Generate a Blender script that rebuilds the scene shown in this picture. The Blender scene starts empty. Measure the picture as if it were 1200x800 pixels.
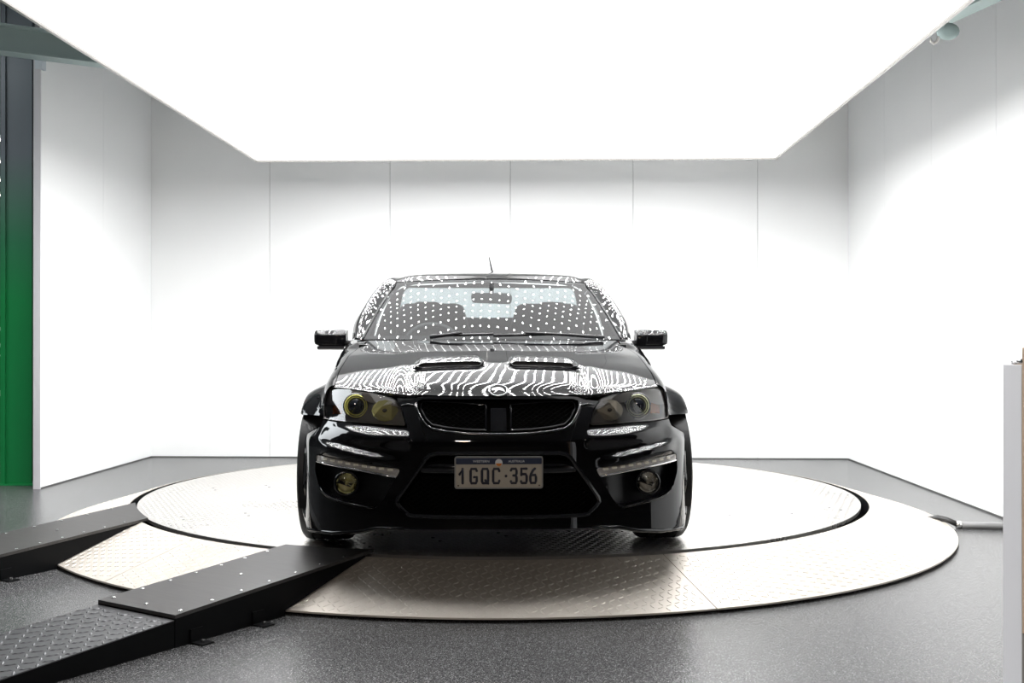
import bpy, bmesh, math, random
from mathutils import Vector, Matrix
from mathutils.geometry import delaunay_2d_cdt

random.seed(7)
PI = math.pi
C = bpy.context.scene.collection
scene = bpy.context.scene

# ------------------------------------------------------------------ camera
PSI = 0.0312                      # the camera is turned a little to the left of the room's axis
CAMZ = 1.147
cam_d = bpy.data.cameras.new('camera')
cam_d.sensor_width = 36.0
cam_d.lens = 38.4
cam_d.clip_start = 0.05
cam = bpy.data.objects.new('camera', cam_d)
C.objects.link(cam)
cam.location = (0, 0, CAMZ)
cam.rotation_euler = (PI / 2 + math.radians(0.134), 0, PSI)
scene.camera = cam


def cw(l, d):
    """lateral / depth seen from the camera -> room X, Y"""
    return (l * math.cos(PSI) - d * math.sin(PSI), l * math.sin(PSI) + d * math.cos(PSI))


# ------------------------------------------------------------------ world, exposure
world = bpy.data.worlds.new('world')
scene.world = world
world.use_nodes = True
bg = world.node_tree.nodes['Background']
bg.inputs[0].default_value = (0.55, 0.62, 0.70, 1)
bg.inputs[1].default_value = 0.03
vs = scene.view_settings
vs.view_transform = 'Standard'
vs.look = 'None'
vs.gamma = 1.0
vs.use_curve_mapping = False
vs.exposure = 0.0
try:
    scene.cycles.use_denoising = True
    scene.cycles.sample_clamp_indirect = 8.0
    scene.cycles.sample_clamp_direct = 40.0
    scene.cycles.max_bounces = 12
except Exception:
    pass


def area_light(name, loc, rot, sx, sy, power, color):
    d = bpy.data.lights.new(name, 'AREA')
    d.shape = 'RECTANGLE'
    d.size, d.size_y = sx, sy
    d.energy = power
    d.color = color
    o = bpy.data.objects.new(name, d)
    o.location = loc
    o.rotation_euler = rot
    C.objects.link(o)
    return o


# warm lamps of the dim hall behind the camera, and a fill for the left hall
area_light('warm_hall_lamp', (-0.75, -2.2, 2.75), (math.radians(35), 0, 0), 0.3, 0.16, 12, (1.0, 0.62, 0.36))
area_light('hall_fill_light', (-7.4, 7.5, 4.1), (0, 0, 0), 4.0, 3.0, 300, (0.92, 0.97, 1.0))  # unseen fill, added to brighten the left hall
area_light('hall_front_lamp', (-0.9, -3.4, 3.6), (math.radians(25), 0, 0), 0.6, 0.5, 110, (1.0, 0.93, 0.85))
PANEL_BASE, LED_BRIGHT = 1.7, 300.0


# ------------------------------------------------------------------ helpers
def link(name, me, mat=None, parent=None, loc=None, rot=None):
    o = bpy.data.objects.new(name, me)
    C.objects.link(o)
    if mat is not None and me is not None and not me.materials:
        me.materials.append(mat)
    if parent is not None:
        o.parent = parent
    if loc is not None:
        o.location = loc
    if rot is not None:
        o.rotation_euler = rot
    return o


def empty(name, loc=(0, 0, 0), rz=0, parent=None):
    o = bpy.data.objects.new(name, None)
    o.empty_display_size = 0.1
    C.objects.link(o)
    o.location = loc
    o.rotation_euler = (0, 0, rz)
    if parent:
        o.parent = parent
    return o


def tag(o, label=None, cat=None, group=None, kind=None):
    if label:
        o['label'] = label
    if cat:
        o['category'] = cat
    if group:
        o['group'] = group
    if kind:
        o['kind'] = kind
    return o


class MB:
    """collects shapes and links them as one mesh object"""

    def __init__(self):
        self.v, self.f = [], []

    def add(self, vs_, fs_):
        b = len(self.v)
        self.v += [tuple(p) for p in vs_]
        self.f += [tuple(i + b for i in f) for f in fs_]
        return self

    def box(self, x0, x1, y0, y1, z0, z1, M=None):
        p = [(x0, y0, z0), (x1, y0, z0), (x1, y1, z0), (x0, y1, z0), (x0, y0, z1), (x1, y0, z1), (x1, y1, z1), (x0, y1, z1)]
        if M is not None:
            p = [M @ Vector(q) for q in p]
        return self.add(p, [(0, 3, 2, 1), (4, 5, 6, 7), (0, 1, 5, 4), (1, 2, 6, 5), (2, 3, 7, 6), (3, 0, 4, 7)])

    def prism(self, poly, z0, z1, M=None):
        """poly: (a, b) list; extruded along the third axis; M maps (a, b, c) to space"""
        n = len(poly)
        p = [Vector((a, b, z0)) for a, b in poly] + [Vector((a, b, z1)) for a, b in poly]
        if M is not None:
            p = [M @ q for q in p]
        f = [tuple(range(n - 1, -1, -1)), tuple(range(n, 2 * n))]
        f += [(i, (i + 1) % n, n + (i + 1) % n, n + i) for i in range(n)]
        return self.add(p, f)

    def tube(self, path, r, n=8, cap=True, closed=False):
        path = [Vector(p) for p in path]
        m = len(path)
        rs = r if isinstance(r, (list, tuple)) else [r] * m
        vs_, fs_ = [], []
        prev = None
        for i, p in enumerate(path):
            a = path[(i - 1) % m] if (closed or i > 0) else p
            b = path[(i + 1) % m] if (closed or i < m - 1) else p
            t = (b - a).normalized()
            if prev is None:
                u = t.orthogonal().normalized()
            else:
                u = prev - t * prev.dot(t)
                u = u.normalized() if u.length > 1e-6 else t.orthogonal().normalized()
            prev = u
            w = t.cross(u)
            for k in range(n):
                an = 2 * PI * k / n
                vs_.append(p + (u * math.cos(an) + w * math.sin(an)) * rs[i])
        rings = m if closed else m - 1
        for i in range(rings):
            for k in range(n):
                a, b = i * n + k, i * n + (k + 1) % n
                c, d = ((i + 1) % m) * n + (k + 1) % n, ((i + 1) % m) * n + k
                fs_.append((a, b, c, d))
        if cap and not closed:
            fs_.append(tuple(range(n - 1, -1, -1)))
            fs_.append(tuple((m - 1) * n + k for k in range(n)))
        return self.add(vs_, fs_)

    def lathe(self, prof, n=32, M=None, close=False):
        """prof: (r, h) list spun about the local z axis"""
        vs_, fs_ = [], []
        for r, h in prof:
            for k in range(n):
                a = 2 * PI * k / n
                vs_.append(Vector((r * math.cos(a), r * math.sin(a), h)))
        m = len(prof)
        for i in range(m if close else m - 1):
            j = (i + 1) % m
            for k in range(n):
                fs_.append((i * n + k, i * n + (k + 1) % n, j * n + (k + 1) % n, j * n + k))
        if not close:
            if prof[0][0] > 1e-6:
                fs_.append(tuple(range(n - 1, -1, -1)))
            if prof[-1][0] > 1e-6:
                fs_.append(tuple((m - 1) * n + k for k in range(n)))
        if M is not None:
            vs_ = [M @ q for q in vs_]
        return self.add(vs_, fs_)

    def mesh(self, name, smooth=False):
        me = bpy.data.meshes.new(name)
        me.from_pydata(self.v, [], self.f)
        if smooth:
            me.polygons.foreach_set('use_smooth', [True] * len(me.polygons))
        me.update()
        return me

    def build(self, name, mat, parent=None, smooth=False, loc=None, rot=None, bevel=0, seg=2, fixn=True, sharp=None):
        me = self.mesh(name, smooth)
        if fixn or bevel:
            bm = bmesh.new()
            bm.from_mesh(me)
            bmesh.ops.remove_doubles(bm, verts=bm.verts, dist=1e-6)
            if bevel:
                es = [e for e in bm.edges if len(e.link_faces) == 2 and e.calc_face_angle(0) > 0.5]
                bmesh.ops.bevel(bm, geom=es, offset=bevel, segments=seg, affect='EDGES', profile=0.5, clamp_overlap=True)
            bmesh.ops.recalc_face_normals(bm, faces=bm.faces)
            bm.to_mesh(me)
            bm.free()
            if smooth:
                me.polygons.foreach_set('use_smooth', [True] * len(me.polygons))
        if sharp:
            me.set_sharp_from_angle(angle=math.radians(sharp))
        return link(name, me, mat, parent, loc, rot)


def pchip(xs, ys):
    n = len(xs)
    h = [xs[i + 1] - xs[i] for i in range(n - 1)]
    dl = [(ys[i + 1] - ys[i]) / h[i] for i in range(n - 1)]
    m = [0.0] * n
    m[0], m[-1] = dl[0], dl[-1]
    for i in range(1, n - 1):
        if dl[i - 1] * dl[i] > 0:
            w1, w2 = 2 * h[i] + h[i - 1], h[i] + 2 * h[i - 1]
            m[i] = (w1 + w2) / (w1 / dl[i - 1] + w2 / dl[i])

    def f(x):
        if x <= xs[0]:
            return ys[0] + m[0] * (x - xs[0])
        if x >= xs[-1]:
            return ys[-1] + m[-1] * (x - xs[-1])
        i = 0
        while xs[i + 1] < x:
            i += 1
        t = (x - xs[i]) / h[i]
        return (ys[i] * (2 * t ** 3 - 3 * t * t + 1) + h[i] * m[i] * (t ** 3 - 2 * t * t + t)
                + ys[i + 1] * (-2 * t ** 3 + 3 * t * t) + h[i] * m[i + 1] * (t ** 3 - t * t))
    return f


def sst(a, b, x):
    t = min(1.0, max(0.0, (x - a) / (b - a)))
    return t * t * (3 - 2 * t)


def catmull(P, t):
    """point on a row of control points (tuples), t in 0..1"""
    n = len(P) - 1
    s = min(max(t, 0), 1) * n
    i = min(int(s), n - 1)
    u = s - i
    p1, p2 = Vector(P[i]), Vector(P[i + 1])
    p0 = Vector(P[i - 1]) if i > 0 else p1 * 2 - p2
    p3 = Vector(P[i + 2]) if i + 2 <= n else p2 * 2 - p1
    return 0.5 * ((2 * p1) + (p2 - p0) * u + (2 * p0 - 5 * p1 + 4 * p2 - p3) * u * u + (3 * p1 - p0 - 3 * p2 + p3) * u ** 3)


def patch_points(ctrl, nu, nv):
    """ctrl rows of control points -> (nu+1) x (nv+1) grid of points (u along each row)"""
    out = []
    cols = [[catmull(r, j / nu) for j in range(nu + 1)] for r in ctrl]
    for i in range(nv + 1):
        out.append([catmull([c[j] for c in cols], i / nv) for j in range(nu + 1)])
    return out


def grid_mesh(rows, thick=None, M=None):
    """rows of points -> MB with quads; thick: vector offset giving a back skin and edges"""
    mb = MB()
    m, n = len(rows), len(rows[0])
    vs_ = [p for r in rows for p in r]
    fs_ = [(i * n + j, i * n + j + 1, (i + 1) * n + j + 1, (i + 1) * n + j) for i in range(m - 1) for j in range(n - 1)]
    mb.add(vs_, fs_)
    return mb


def solid(o, t, offset=-1):
    md = o.modifiers.new('thickness', 'SOLIDIFY')
    md.thickness = t
    md.offset = offset
    return o


def inside(poly, x, y):
    c = False
    n = len(poly)
    j = n - 1
    for i in range(n):
        xi, yi = poly[i]
        xj, yj = poly[j]
        if (yi > y) != (yj > y) and x < (xj - xi) * (y - yi) / (yj - yi) + xi:
            c = not c
        j = i
    return c


def densify(loop, step):
    out = []
    n = len(loop)
    for i in range(n):
        a, b = loop[i], loop[(i + 1) % n]
        k = max(1, int(math.ceil(math.dist(a, b) / step)))
        for s in range(k):
            out.append((a[0] + (b[0] - a[0]) * s / k, a[1] + (b[1] - a[1]) * s / k))
    return out


def rounded(poly, r, n=4):
    """round the corners of a closed polygon"""
    out = []
    m = len(poly)
    for i in range(m):
        p0, p1, p2 = Vector(poly[i - 1]), Vector(poly[i]), Vector(poly[(i + 1) % m])
        a, b = (p0 - p1), (p2 - p1)
        ra = min(r, a.length * 0.45, b.length * 0.45)
        A, B = p1 + a.normalized() * ra, p1 + b.normalized() * ra
        for k in range(n + 1):
            t = k / n
            q = A * (1 - t) ** 2 + p1 * 2 * t * (1 - t) + B * t * t
            out.append((q.x, q.y))
    return out


def mirror_poly(half):
    """half outline from the top centre round to the bottom centre, x >= 0 -> closed outline"""
    h = list(half)
    l = [(-x, z) for x, z in reversed(h) if x > 1e-6]
    return h + l


def sheet(outline, holes, step, fmap, rim=0.0, rim_holes=None, rim_dir=(0, 1, 0), name='sheet', normal=None):
    """flat outline with holes, filled finely and bent by fmap(a, b) -> point; rims folded back along rim_dir"""
    loops = [densify(outline, step)] + [densify(h, step) for h in holes]
    pts, edges = [], []
    for lp in loops:
        b = len(pts)
        pts += lp
        n = len(lp)
        edges += [(b + i, b + (i + 1) % n) for i in range(n)]
    nb = len(pts)
    x0, x1 = min(p[0] for p in outline), max(p[0] for p in outline)
    y0, y1 = min(p[1] for p in outline), max(p[1] for p in outline)
    cell = {}
    for p in pts:
        cell.setdefault((int(math.floor(p[0] / step)), int(math.floor(p[1] / step))), []).append(p)
    nx = int((x1 - x0) / step)
    ny = int((y1 - y0) / step)
    sx = (x1 - x0) / max(1, nx)
    sy = (y1 - y0) / max(1, ny)
    for i in range(nx + 1):
        for j in range(ny + 1):
            x, y = x0 + i * sx, y0 + j * sy
            if not inside(loops[0], x, y) or any(inside(h, x, y) for h in loops[1:]):
                continue
            cx, cy = int(math.floor(x / step)), int(math.floor(y / step))
            near = False
            for a in (-1, 0, 1):
                for b in (-1, 0, 1):
                    for p in cell.get((cx + a, cy + b), ()):
                        if (p[0] - x) ** 2 + (p[1] - y) ** 2 < (0.55 * step) ** 2:
                            near = True
            if not near:
                pts.append((x, y))
    r = delaunay_2d_cdt([Vector(p) for p in pts], edges, [], 0, 1e-7)
    vc, fc = r[0], r[2]
    fs_ = []
    for f in fc:
        cx = sum(vc[i][0] for i in f) / len(f)
        cy = sum(vc[i][1] for i in f) / len(f)
        if inside(loops[0], cx, cy) and not any(inside(h, cx, cy) for h in loops[1:]):
            fs_.append(tuple(f))
    vs_ = [Vector(fmap(p[0], p[1])) for p in vc]
    nv = len(vs_)
    me = bpy.data.meshes.new(name)
    allv, allf = list(vs_), list(fs_)
    nfront = len(fs_)
    depths = [rim] + (rim_holes or [rim] * len(holes))
    rd = Vector(rim_dir)
    for lp, dp in zip(loops, depths):
        if not dp:
            continue
        b = len(allv)
        n = len(lp)
        for p in lp:
            allv.append(Vector(fmap(p[0], p[1])))
        for p in lp:
            allv.append(Vector(fmap(p[0], p[1])) + rd * dp)
        allf += [(b + i, b + (i + 1) % n, b + n + (i + 1) % n, b + n + i) for i in range(n)]
    me.from_pydata([tuple(v) for v in allv], [], allf)
    me.update()
    me.polygons.foreach_set('use_smooth', [True] * len(me.polygons))
    if normal is not None:
        nor = [normal(p[0], p[1]) for p in vc]
        me.update()
        ln = []
        for poly in me.polygons:
            if poly.index < nfront:
                flip = poly.normal.dot(nor[poly.vertices[0]]) < 0
                for vi in poly.vertices:
                    ln.append(tuple(-nor[vi] if flip else nor[vi]))
            else:
                for vi in poly.vertices:
                    ln.append(tuple(poly.normal))
        me.normals_split_custom_set(ln)
    return me


# ------------------------------------------------------------------ materials
def new_mat(name):
    m = bpy.data.materials.new(name)
    m.use_nodes = True
    nt = m.node_tree
    return m, nt, nt.nodes['Principled BSDF']


def pmat(name, col, rough=0.5, metal=0.0, spec=0.5, coat=0.0, noise=0.0, nscale=40.0, bump=0.0, bscale=200.0):
    m, nt, b = new_mat(name)
    b.inputs['Base Color'].default_value = (*col, 1)
    b.inputs['Roughness'].default_value = rough
    b.inputs['Metallic'].default_value = metal
    b.inputs['Specular IOR Level'].default_value = spec
    b.inputs['Coat Weight'].default_value = coat
    b.inputs['Coat Roughness'].default_value = 0.02
    tc = nt.nodes.new('ShaderNodeTexCoord')
    if noise:
        n = nt.nodes.new('ShaderNodeTexNoise')
        n.inputs['Scale'].default_value = nscale
        n.inputs['Detail'].default_value = 5
        nt.links.new(tc.outputs['Object'], n.inputs['Vector'])
        r = nt.nodes.new('ShaderNodeMix')
        r.data_type = 'RGBA'
        r.inputs['A'].default_value = (*[c * (1 - noise) for c in col], 1)
        r.inputs['B'].default_value = (*[min(1, c * (1 + noise)) for c in col], 1)
        nt.links.new(n.outputs['Fac'], r.inputs['Factor'])
        nt.links.new(r.outputs['Result'], b.inputs['Base Color'])
    if bump:
        n = nt.nodes.new('ShaderNodeTexNoise')
        n.inputs['Scale'].default_value = bscale
        nt.links.new(tc.outputs['Object'], n.inputs['Vector'])
        bp = nt.nodes.new('ShaderNodeBump')
        bp.inputs['Strength'].default_value = bump
        bp.inputs['Distance'].default_value = 0.004
        nt.links.new(n.outputs['Fac'], bp.inputs['Height'])
        nt.links.new(bp.outputs['Normal'], b.inputs['Normal'])
    return m


def emat(name, col, strength):
    m = bpy.data.materials.new(name)
    m.use_nodes = True
    nt = m.node_tree
    nt.nodes.clear()
    e = nt.nodes.new('ShaderNodeEmission')
    e.inputs[0].default_value = (*col, 1)
    e.inputs[1].default_value = strength
    o = nt.nodes.new('ShaderNodeOutputMaterial')
    nt.links.new(e.outputs[0], o.inputs[0])
    return m


def glass(name, tint, ior=1.5, rough=0.0, boost=1.0):
    """thin pane: tinted see-through plus a Fresnel reflection"""
    m = bpy.data.materials.new(name)
    m.use_nodes = True
    nt = m.node_tree
    nt.nodes.clear()
    t = nt.nodes.new('ShaderNodeBsdfTransparent')
    t.inputs[0].default_value = (*tint, 1)
    g = nt.nodes.new('ShaderNodeBsdfGlossy')
    g.inputs['Roughness'].default_value = rough
    g.inputs['Color'].default_value = (1, 1, 1, 1)
    fr = nt.nodes.new('ShaderNodeFresnel')
    fr.inputs['IOR'].default_value = ior
    ge = nt.nodes.new('ShaderNodeNewGeometry')
    bf = nt.nodes.new('ShaderNodeMath')     # same Fresnel from either side of the thin pane
    bf.operation = 'MULTIPLY'
    bf.inputs[1].default_value = boost
    nt.links.new(fr.outputs[0], bf.inputs[0])
    mx = nt.nodes.new('ShaderNodeMixShader')
    nt.links.new(bf.outputs[0], mx.inputs[0])
    nt.links.new(t.outputs[0], mx.inputs[1])
    nt.links.new(g.outputs[0], mx.inputs[2])
    o = nt.nodes.new('ShaderNodeOutputMaterial')
    nt.links.new(mx.outputs[0], o.inputs[0])
    return m


M = {}
M['wall'] = pmat('white_wall_panel', (0.88, 0.89, 0.89), 0.45, spec=0.3, noise=0.02, nscale=1.5)
M['wall_edge'] = pmat('wall_panel_edge', (0.62, 0.61, 0.63), 0.5)
M['joint'] = pmat('wall_joint', (0.25, 0.25, 0.25), 0.7)
M['dark_wall'] = pmat('dark_hall_wall', (0.10, 0.105, 0.112), 0.7, noise=0.2, nscale=2)
M['black_wall'] = pmat('charcoal_hall_wall', (0.02, 0.02, 0.021), 0.8)
M['lattice'] = pmat('matt_black_mesh', (0.002, 0.002, 0.002), 0.75, spec=0.05)
M['lamp_tray'] = pmat('headlight_tray_grey', (0.20, 0.19, 0.185), 0.4)
M['dark_ceiling'] = pmat('dark_hall_ceiling', (0.62, 0.67, 0.71), 0.8, noise=0.1, nscale=1)
M['green_beam'] = pmat('pale_green_steel', (0.36, 0.46, 0.45), 0.45)
M['paint'] = pmat('black_car_paint', (0.0035, 0.0035, 0.004), 0.03, spec=0.42)
M['gloss_black'] = pmat('gloss_black_trim', (0.004, 0.004, 0.005), 0.08)
M['pocket_black'] = pmat('satin_black_pocket', (0.004, 0.004, 0.005), 0.32, spec=0.35)
M['black_plastic'] = pmat('black_plastic', (0.008, 0.008, 0.009), 0.45, spec=0.3)
M['rubber'] = pmat('tyre_rubber', (0.008, 0.008, 0.008), 0.6, spec=0.3, bump=0.1)
M['chrome'] = pmat('chrome', (0.82, 0.82, 0.83), 0.06, metal=1)
M['dark_chrome'] = pmat('dark_chrome', (0.25, 0.25, 0.26), 0.15, metal=1)
M['satin'] = pmat('satin_silver', (0.62, 0.60, 0.57), 0.35, metal=0.4)
M['alloy'] = pmat('dark_alloy', (0.05, 0.05, 0.055), 0.25, metal=1)
M['disc_steel'] = pmat('brake_disc_steel', (0.4, 0.4, 0.4), 0.35, metal=1)
M['lamp_grey'] = pmat('headlight_bezel_grey', (0.42, 0.40, 0.385), 0.4)
M['lamp_dark'] = pmat('headlight_bowl_dark', (0.075, 0.072, 0.075), 0.35)
M['halo'] = pmat('yellow_halo_ring', (0.88, 0.86, 0.25), 0.15)
M['halo_pale'] = pmat('pale_halo_ring', (0.85, 0.88, 0.62), 0.15)
M['proj_glass'] = pmat('projector_glass', (0.012, 0.014, 0.02), 0.02, coat=1)
M['reflector'] = pmat('lamp_reflector', (0.75, 0.73, 0.64), 0.22, metal=0.7)
M['reflector_yellow'] = pmat('yellow_lamp_reflector', (0.80, 0.77, 0.34), 0.22, metal=0.6)
M['amber'] = pmat('amber_lens', (0.75, 0.22, 0.04), 0.15, coat=1)
M['led'] = pmat('daylight_led_lens', (0.9, 0.87, 0.74), 0.1, coat=1)
M['interior'] = pmat('dark_trim', (0.014, 0.014, 0.015), 0.7)
M['seat'] = pmat('seat_leather', (0.012, 0.012, 0.013), 0.5)
M['plate_cream'] = pmat('plate_cream', (0.42, 0.37, 0.30), 0.45)
M['plate_blue'] = pmat('plate_blue', (0.012, 0.022, 0.055), 0.4)
M['plate_white'] = pmat('plate_white_print', (0.65, 0.66, 0.66), 0.5)
M['plate_ink'] = pmat('plate_dark_blue_ink', (0.008, 0.009, 0.02), 0.4)
M['plate_orange'] = pmat('plate_orange', (0.62, 0.20, 0.03), 0.5)
M['plate_frame'] = pmat('plate_frame_silver', (0.30, 0.30, 0.29), 0.35, metal=0.6)
M['ramp_black'] = pmat('ramp_black_paint', (0.0022, 0.0025, 0.003), 0.55, spec=0.1)
M['galv'] = pmat('zinc_screw', (0.7, 0.7, 0.68), 0.25, metal=1)
M['dark_hole'] = pmat('dark_screw', (0.08, 0.08, 0.08), 0.5, metal=0.5)
M['ws_glass'] = glass('windscreen_glass', (0.64, 0.69, 0.69))
M['rear_glass'] = glass('rear_window_glass', (0.50, 0.54, 0.55))
M['lamp_glass'] = glass('headlight_lens', (0.80, 0.79, 0.77), ior=1.6)
M['mirror'] = pmat('mirror_glass', (0.7, 0.7, 0.72), 0.02, metal=1)
M['panel_light'] = emat('light_box_fabric', (1.0, 1.0, 1.0), PANEL_BASE)
M['edge_light'] = emat('light_box_edge_fill', (1.0, 1.0, 1.0), 3.8)
M['led_dot'] = emat('led_points', (1.0, 1.0, 1.0), LED_BRIGHT)
M['tube_glow'] = emat('tube_glow', (0.95, 0.98, 1.0), 6.0)
M['grey_cabinet'] = pmat('pale_grey_cabinet', (0.76, 0.76, 0.785), 0.5)
M['conduit'] = pmat('grey_conduit', (0.22, 0.22, 0.22), 0.45)
M['hose'] = pmat('black_hose', (0.015, 0.015, 0.015), 0.5)
M['sign_white'] = pmat('white_ring_paint', (0.7, 0.7, 0.7), 0.4)


def floor_material():
    m, nt, b = new_mat('speckled_epoxy_floor')
    tc = nt.nodes.new('ShaderNodeTexCoord')
    v = nt.nodes.new('ShaderNodeTexVoronoi')
    v.inputs['Scale'].default_value = 330
    nt.links.new(tc.outputs['Object'], v.inputs['Vector'])
    sep = nt.nodes.new('ShaderNodeSeparateColor')
    nt.links.new(v.outputs['Color'], sep.inputs[0])
    cr = nt.nodes.new('ShaderNodeValToRGB')
    cr.color_ramp.interpolation = 'CONSTANT'
    e = cr.color_ramp.elements
    e[0].position, e[0].color = 0.0, (0.04, 0.04, 0.042, 1)
    e[1].position, e[1].color = 0.30, (0.08, 0.08, 0.08, 1)
    for p, c in ((0.55, 0.135), (0.78, 0.055), (0.92, 0.32)):
        k = e.new(p)
        k.color = (c, c, c * 1.01, 1)
    nt.links.new(sep.outputs[0], cr.inputs[0])
    n = nt.nodes.new('ShaderNodeTexNoise')
    n.inputs['Scale'].default_value = 1.1
    n.inputs['Detail'].default_value = 6
    nt.links.new(tc.outputs['Object'], n.inputs['Vector'])
    mx = nt.nodes.new('ShaderNodeMix')
    mx.data_type = 'RGBA'
    mx.blend_type = 'MULTIPLY'
    mx.inputs['Factor'].default_value = 0.5
    nt.links.new(cr.outputs[0], mx.inputs['A'])
    nt.links.new(n.outputs['Fac'], mx.inputs['B'])
    nt.links.new(mx.outputs['Result'], b.inputs['Base Color'])
    n2 = nt.nodes.new('ShaderNodeTexNoise')
    n2.inputs['Scale'].default_value = 160
    nt.links.new(tc.outputs['Object'], n2.inputs['Vector'])
    bp = nt.nodes.new('ShaderNodeBump')
    bp.inputs['Strength'].default_value = 0.35
    bp.inputs['Distance'].default_value = 0.002
    nt.links.new(n2.outputs['Fac'], bp.inputs['Height'])
    nt.links.new(bp.outputs['Normal'], b.inputs['Normal'])
    b.inputs['Roughness'].default_value = 0.27
    b.inputs['Specular IOR Level'].default_value = 0.42
    return m


def plate_metal(name, col, rough, metal=0.85):
    m, nt, b = new_mat(name)
    tc = nt.nodes.new('ShaderNodeTexCoord')
    n = nt.nodes.new('ShaderNodeTexNoise')
    n.inputs['Scale'].default_value = 2.2
    n.inputs['Detail'].default_value = 8
    n.inputs['Roughness'].default_value = 0.65
    nt.links.new(tc.outputs['Object'], n.inputs['Vector'])
    mx = nt.nodes.new('ShaderNodeMix')
    mx.data_type = 'RGBA'
    mx.inputs['A'].default_value = (*[c * 0.85 for c in col], 1)
    mx.inputs['B'].default_value = (*[min(1, c * 1.12) for c in col], 1)
    nt.links.new(n.outputs['Fac'], mx.inputs['Factor'])
    nt.links.new(mx.outputs['Result'], b.inputs['Base Color'])
    mr = nt.nodes.new('ShaderNodeMapRange')
    mr.inputs['To Min'].default_value = rough - 0.06
    mr.inputs['To Max'].default_value = rough + 0.08
    nt.links.new(n.outputs['Fac'], mr.inputs['Value'])
    nt.links.new(mr.outputs['Result'], b.inputs['Roughness'])
    b.inputs['Metallic'].default_value = metal
    return m


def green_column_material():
    """steel column: green paint, with the haze and dimness higher up put into the colour as slate grey"""
    m, nt, b = new_mat('green_column_with_haze')
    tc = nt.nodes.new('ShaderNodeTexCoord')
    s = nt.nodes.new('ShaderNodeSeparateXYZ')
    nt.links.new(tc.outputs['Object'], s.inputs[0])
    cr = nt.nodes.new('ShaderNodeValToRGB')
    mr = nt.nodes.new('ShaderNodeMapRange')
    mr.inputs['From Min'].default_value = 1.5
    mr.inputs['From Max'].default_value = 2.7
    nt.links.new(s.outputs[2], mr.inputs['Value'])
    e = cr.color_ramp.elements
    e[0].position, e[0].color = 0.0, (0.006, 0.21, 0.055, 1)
    e[1].position, e[1].color = 1.0, (0.10, 0.12, 0.135, 1)  # grey end stands for haze and lack of light, painted in
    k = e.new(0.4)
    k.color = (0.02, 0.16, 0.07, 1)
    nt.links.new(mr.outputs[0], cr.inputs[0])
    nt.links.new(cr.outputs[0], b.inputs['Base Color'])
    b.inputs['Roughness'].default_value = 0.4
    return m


def wood_material(name, a, bcol, scale=(1, 14, 1), rough=0.45):
    m, nt, b = new_mat(name)
    tc = nt.nodes.new('ShaderNodeTexCoord')
    mp = nt.nodes.new('ShaderNodeMapping')
    mp.inputs['Scale'].default_value = scale
    nt.links.new(tc.outputs['Object'], mp.inputs[0])
    n = nt.nodes.new('ShaderNodeTexNoise')
    n.inputs['Scale'].default_value = 6
    n.inputs['Detail'].default_value = 6
    n.inputs['Distortion'].default_value = 0.6
    nt.links.new(mp.outputs[0], n.inputs['Vector'])
    mx = nt.nodes.new('ShaderNodeMix')
    mx.data_type = 'RGBA'
    mx.inputs['A'].default_value = (*a, 1)
    mx.inputs['B'].default_value = (*bcol, 1)
    nt.links.new(n.outputs['Fac'], mx.inputs['Factor'])
    nt.links.new(mx.outputs['Result'], b.inputs['Base Color'])
    b.inputs['Roughness'].default_value = rough
    b.inputs['Specular IOR Level'].default_value = 0.35
    return m


M['floor'] = floor_material()
M['deck'] = plate_metal('worn_tread_plate_steel', (0.62, 0.60, 0.57), 0.28)
M['skirt'] = plate_metal('worn_skirt_plate_steel', (0.56, 0.515, 0.46), 0.42, 0.3)
M['ramp_tread'] = plate_metal('dark_ramp_tread_steel', (0.11, 0.11, 0.113), 0.40)
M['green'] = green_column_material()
M['ramp_board'] = wood_material('dark_stained_ply', (0.020, 0.0195, 0.0195), (0.060, 0.056, 0.054), rough=0.42)
M['timber'] = wood_material('brown_timber', (0.42, 0.28, 0.18), (0.62, 0.46, 0.33), (14, 14, 1))

# ------------------------------------------------------------------ the setting
XR, XL, YB, WH = 3.0, -4.0, 10.95, 3.95
CEIL = 4.3


def struct(o):
    o['kind'] = 'structure'
    return o


fl = MB().box(-11, 6.5, -7, 18.5, -0.05, 0.0).build('floor', M['floor'])
struct(fl)
struct(MB().box(-11, 6.5, -7, 18.5, CEIL, CEIL + 0.05).build('ceiling', M['dark_ceiling']))


def panel_wall(name, axis, pos, a0, a1, seams, back_t=0.05, sgn=1):
    """a wall of tall white panels with narrow recessed joints; sgn: +1 when the room lies on the low side"""
    cuts = [a0] + [s for s in sorted(seams) if a0 < s < a1] + [a1]
    w = MB()
    p0, p1 = (pos + 0.012 * sgn, pos + back_t * sgn)
    lo, hi = min(p0, p1), max(p0, p1)
    if axis == 'x':
        w.box(lo, hi, a0, a1, 0, WH)
    else:
        w.box(a0, a1, lo, hi, 0, WH)
    wo = struct(w.build(name, M['joint']))
    q0, q1 = min(pos, pos + 0.012 * sgn), max(pos, pos + 0.012 * sgn)
    for i in range(len(cuts) - 1):
        s, e = cuts[i] + 0.0022, cuts[i + 1] - 0.0022
        b = MB()
        if axis == 'x':
            b.box(q0, q1, s, e, 0.012, WH)
        else:
            b.box(s, e, q0, q1, 0.012, WH)
        b.build('wall_panel', M['wall'], wo, bevel=0.001, seg=1)
    return wo


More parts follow.
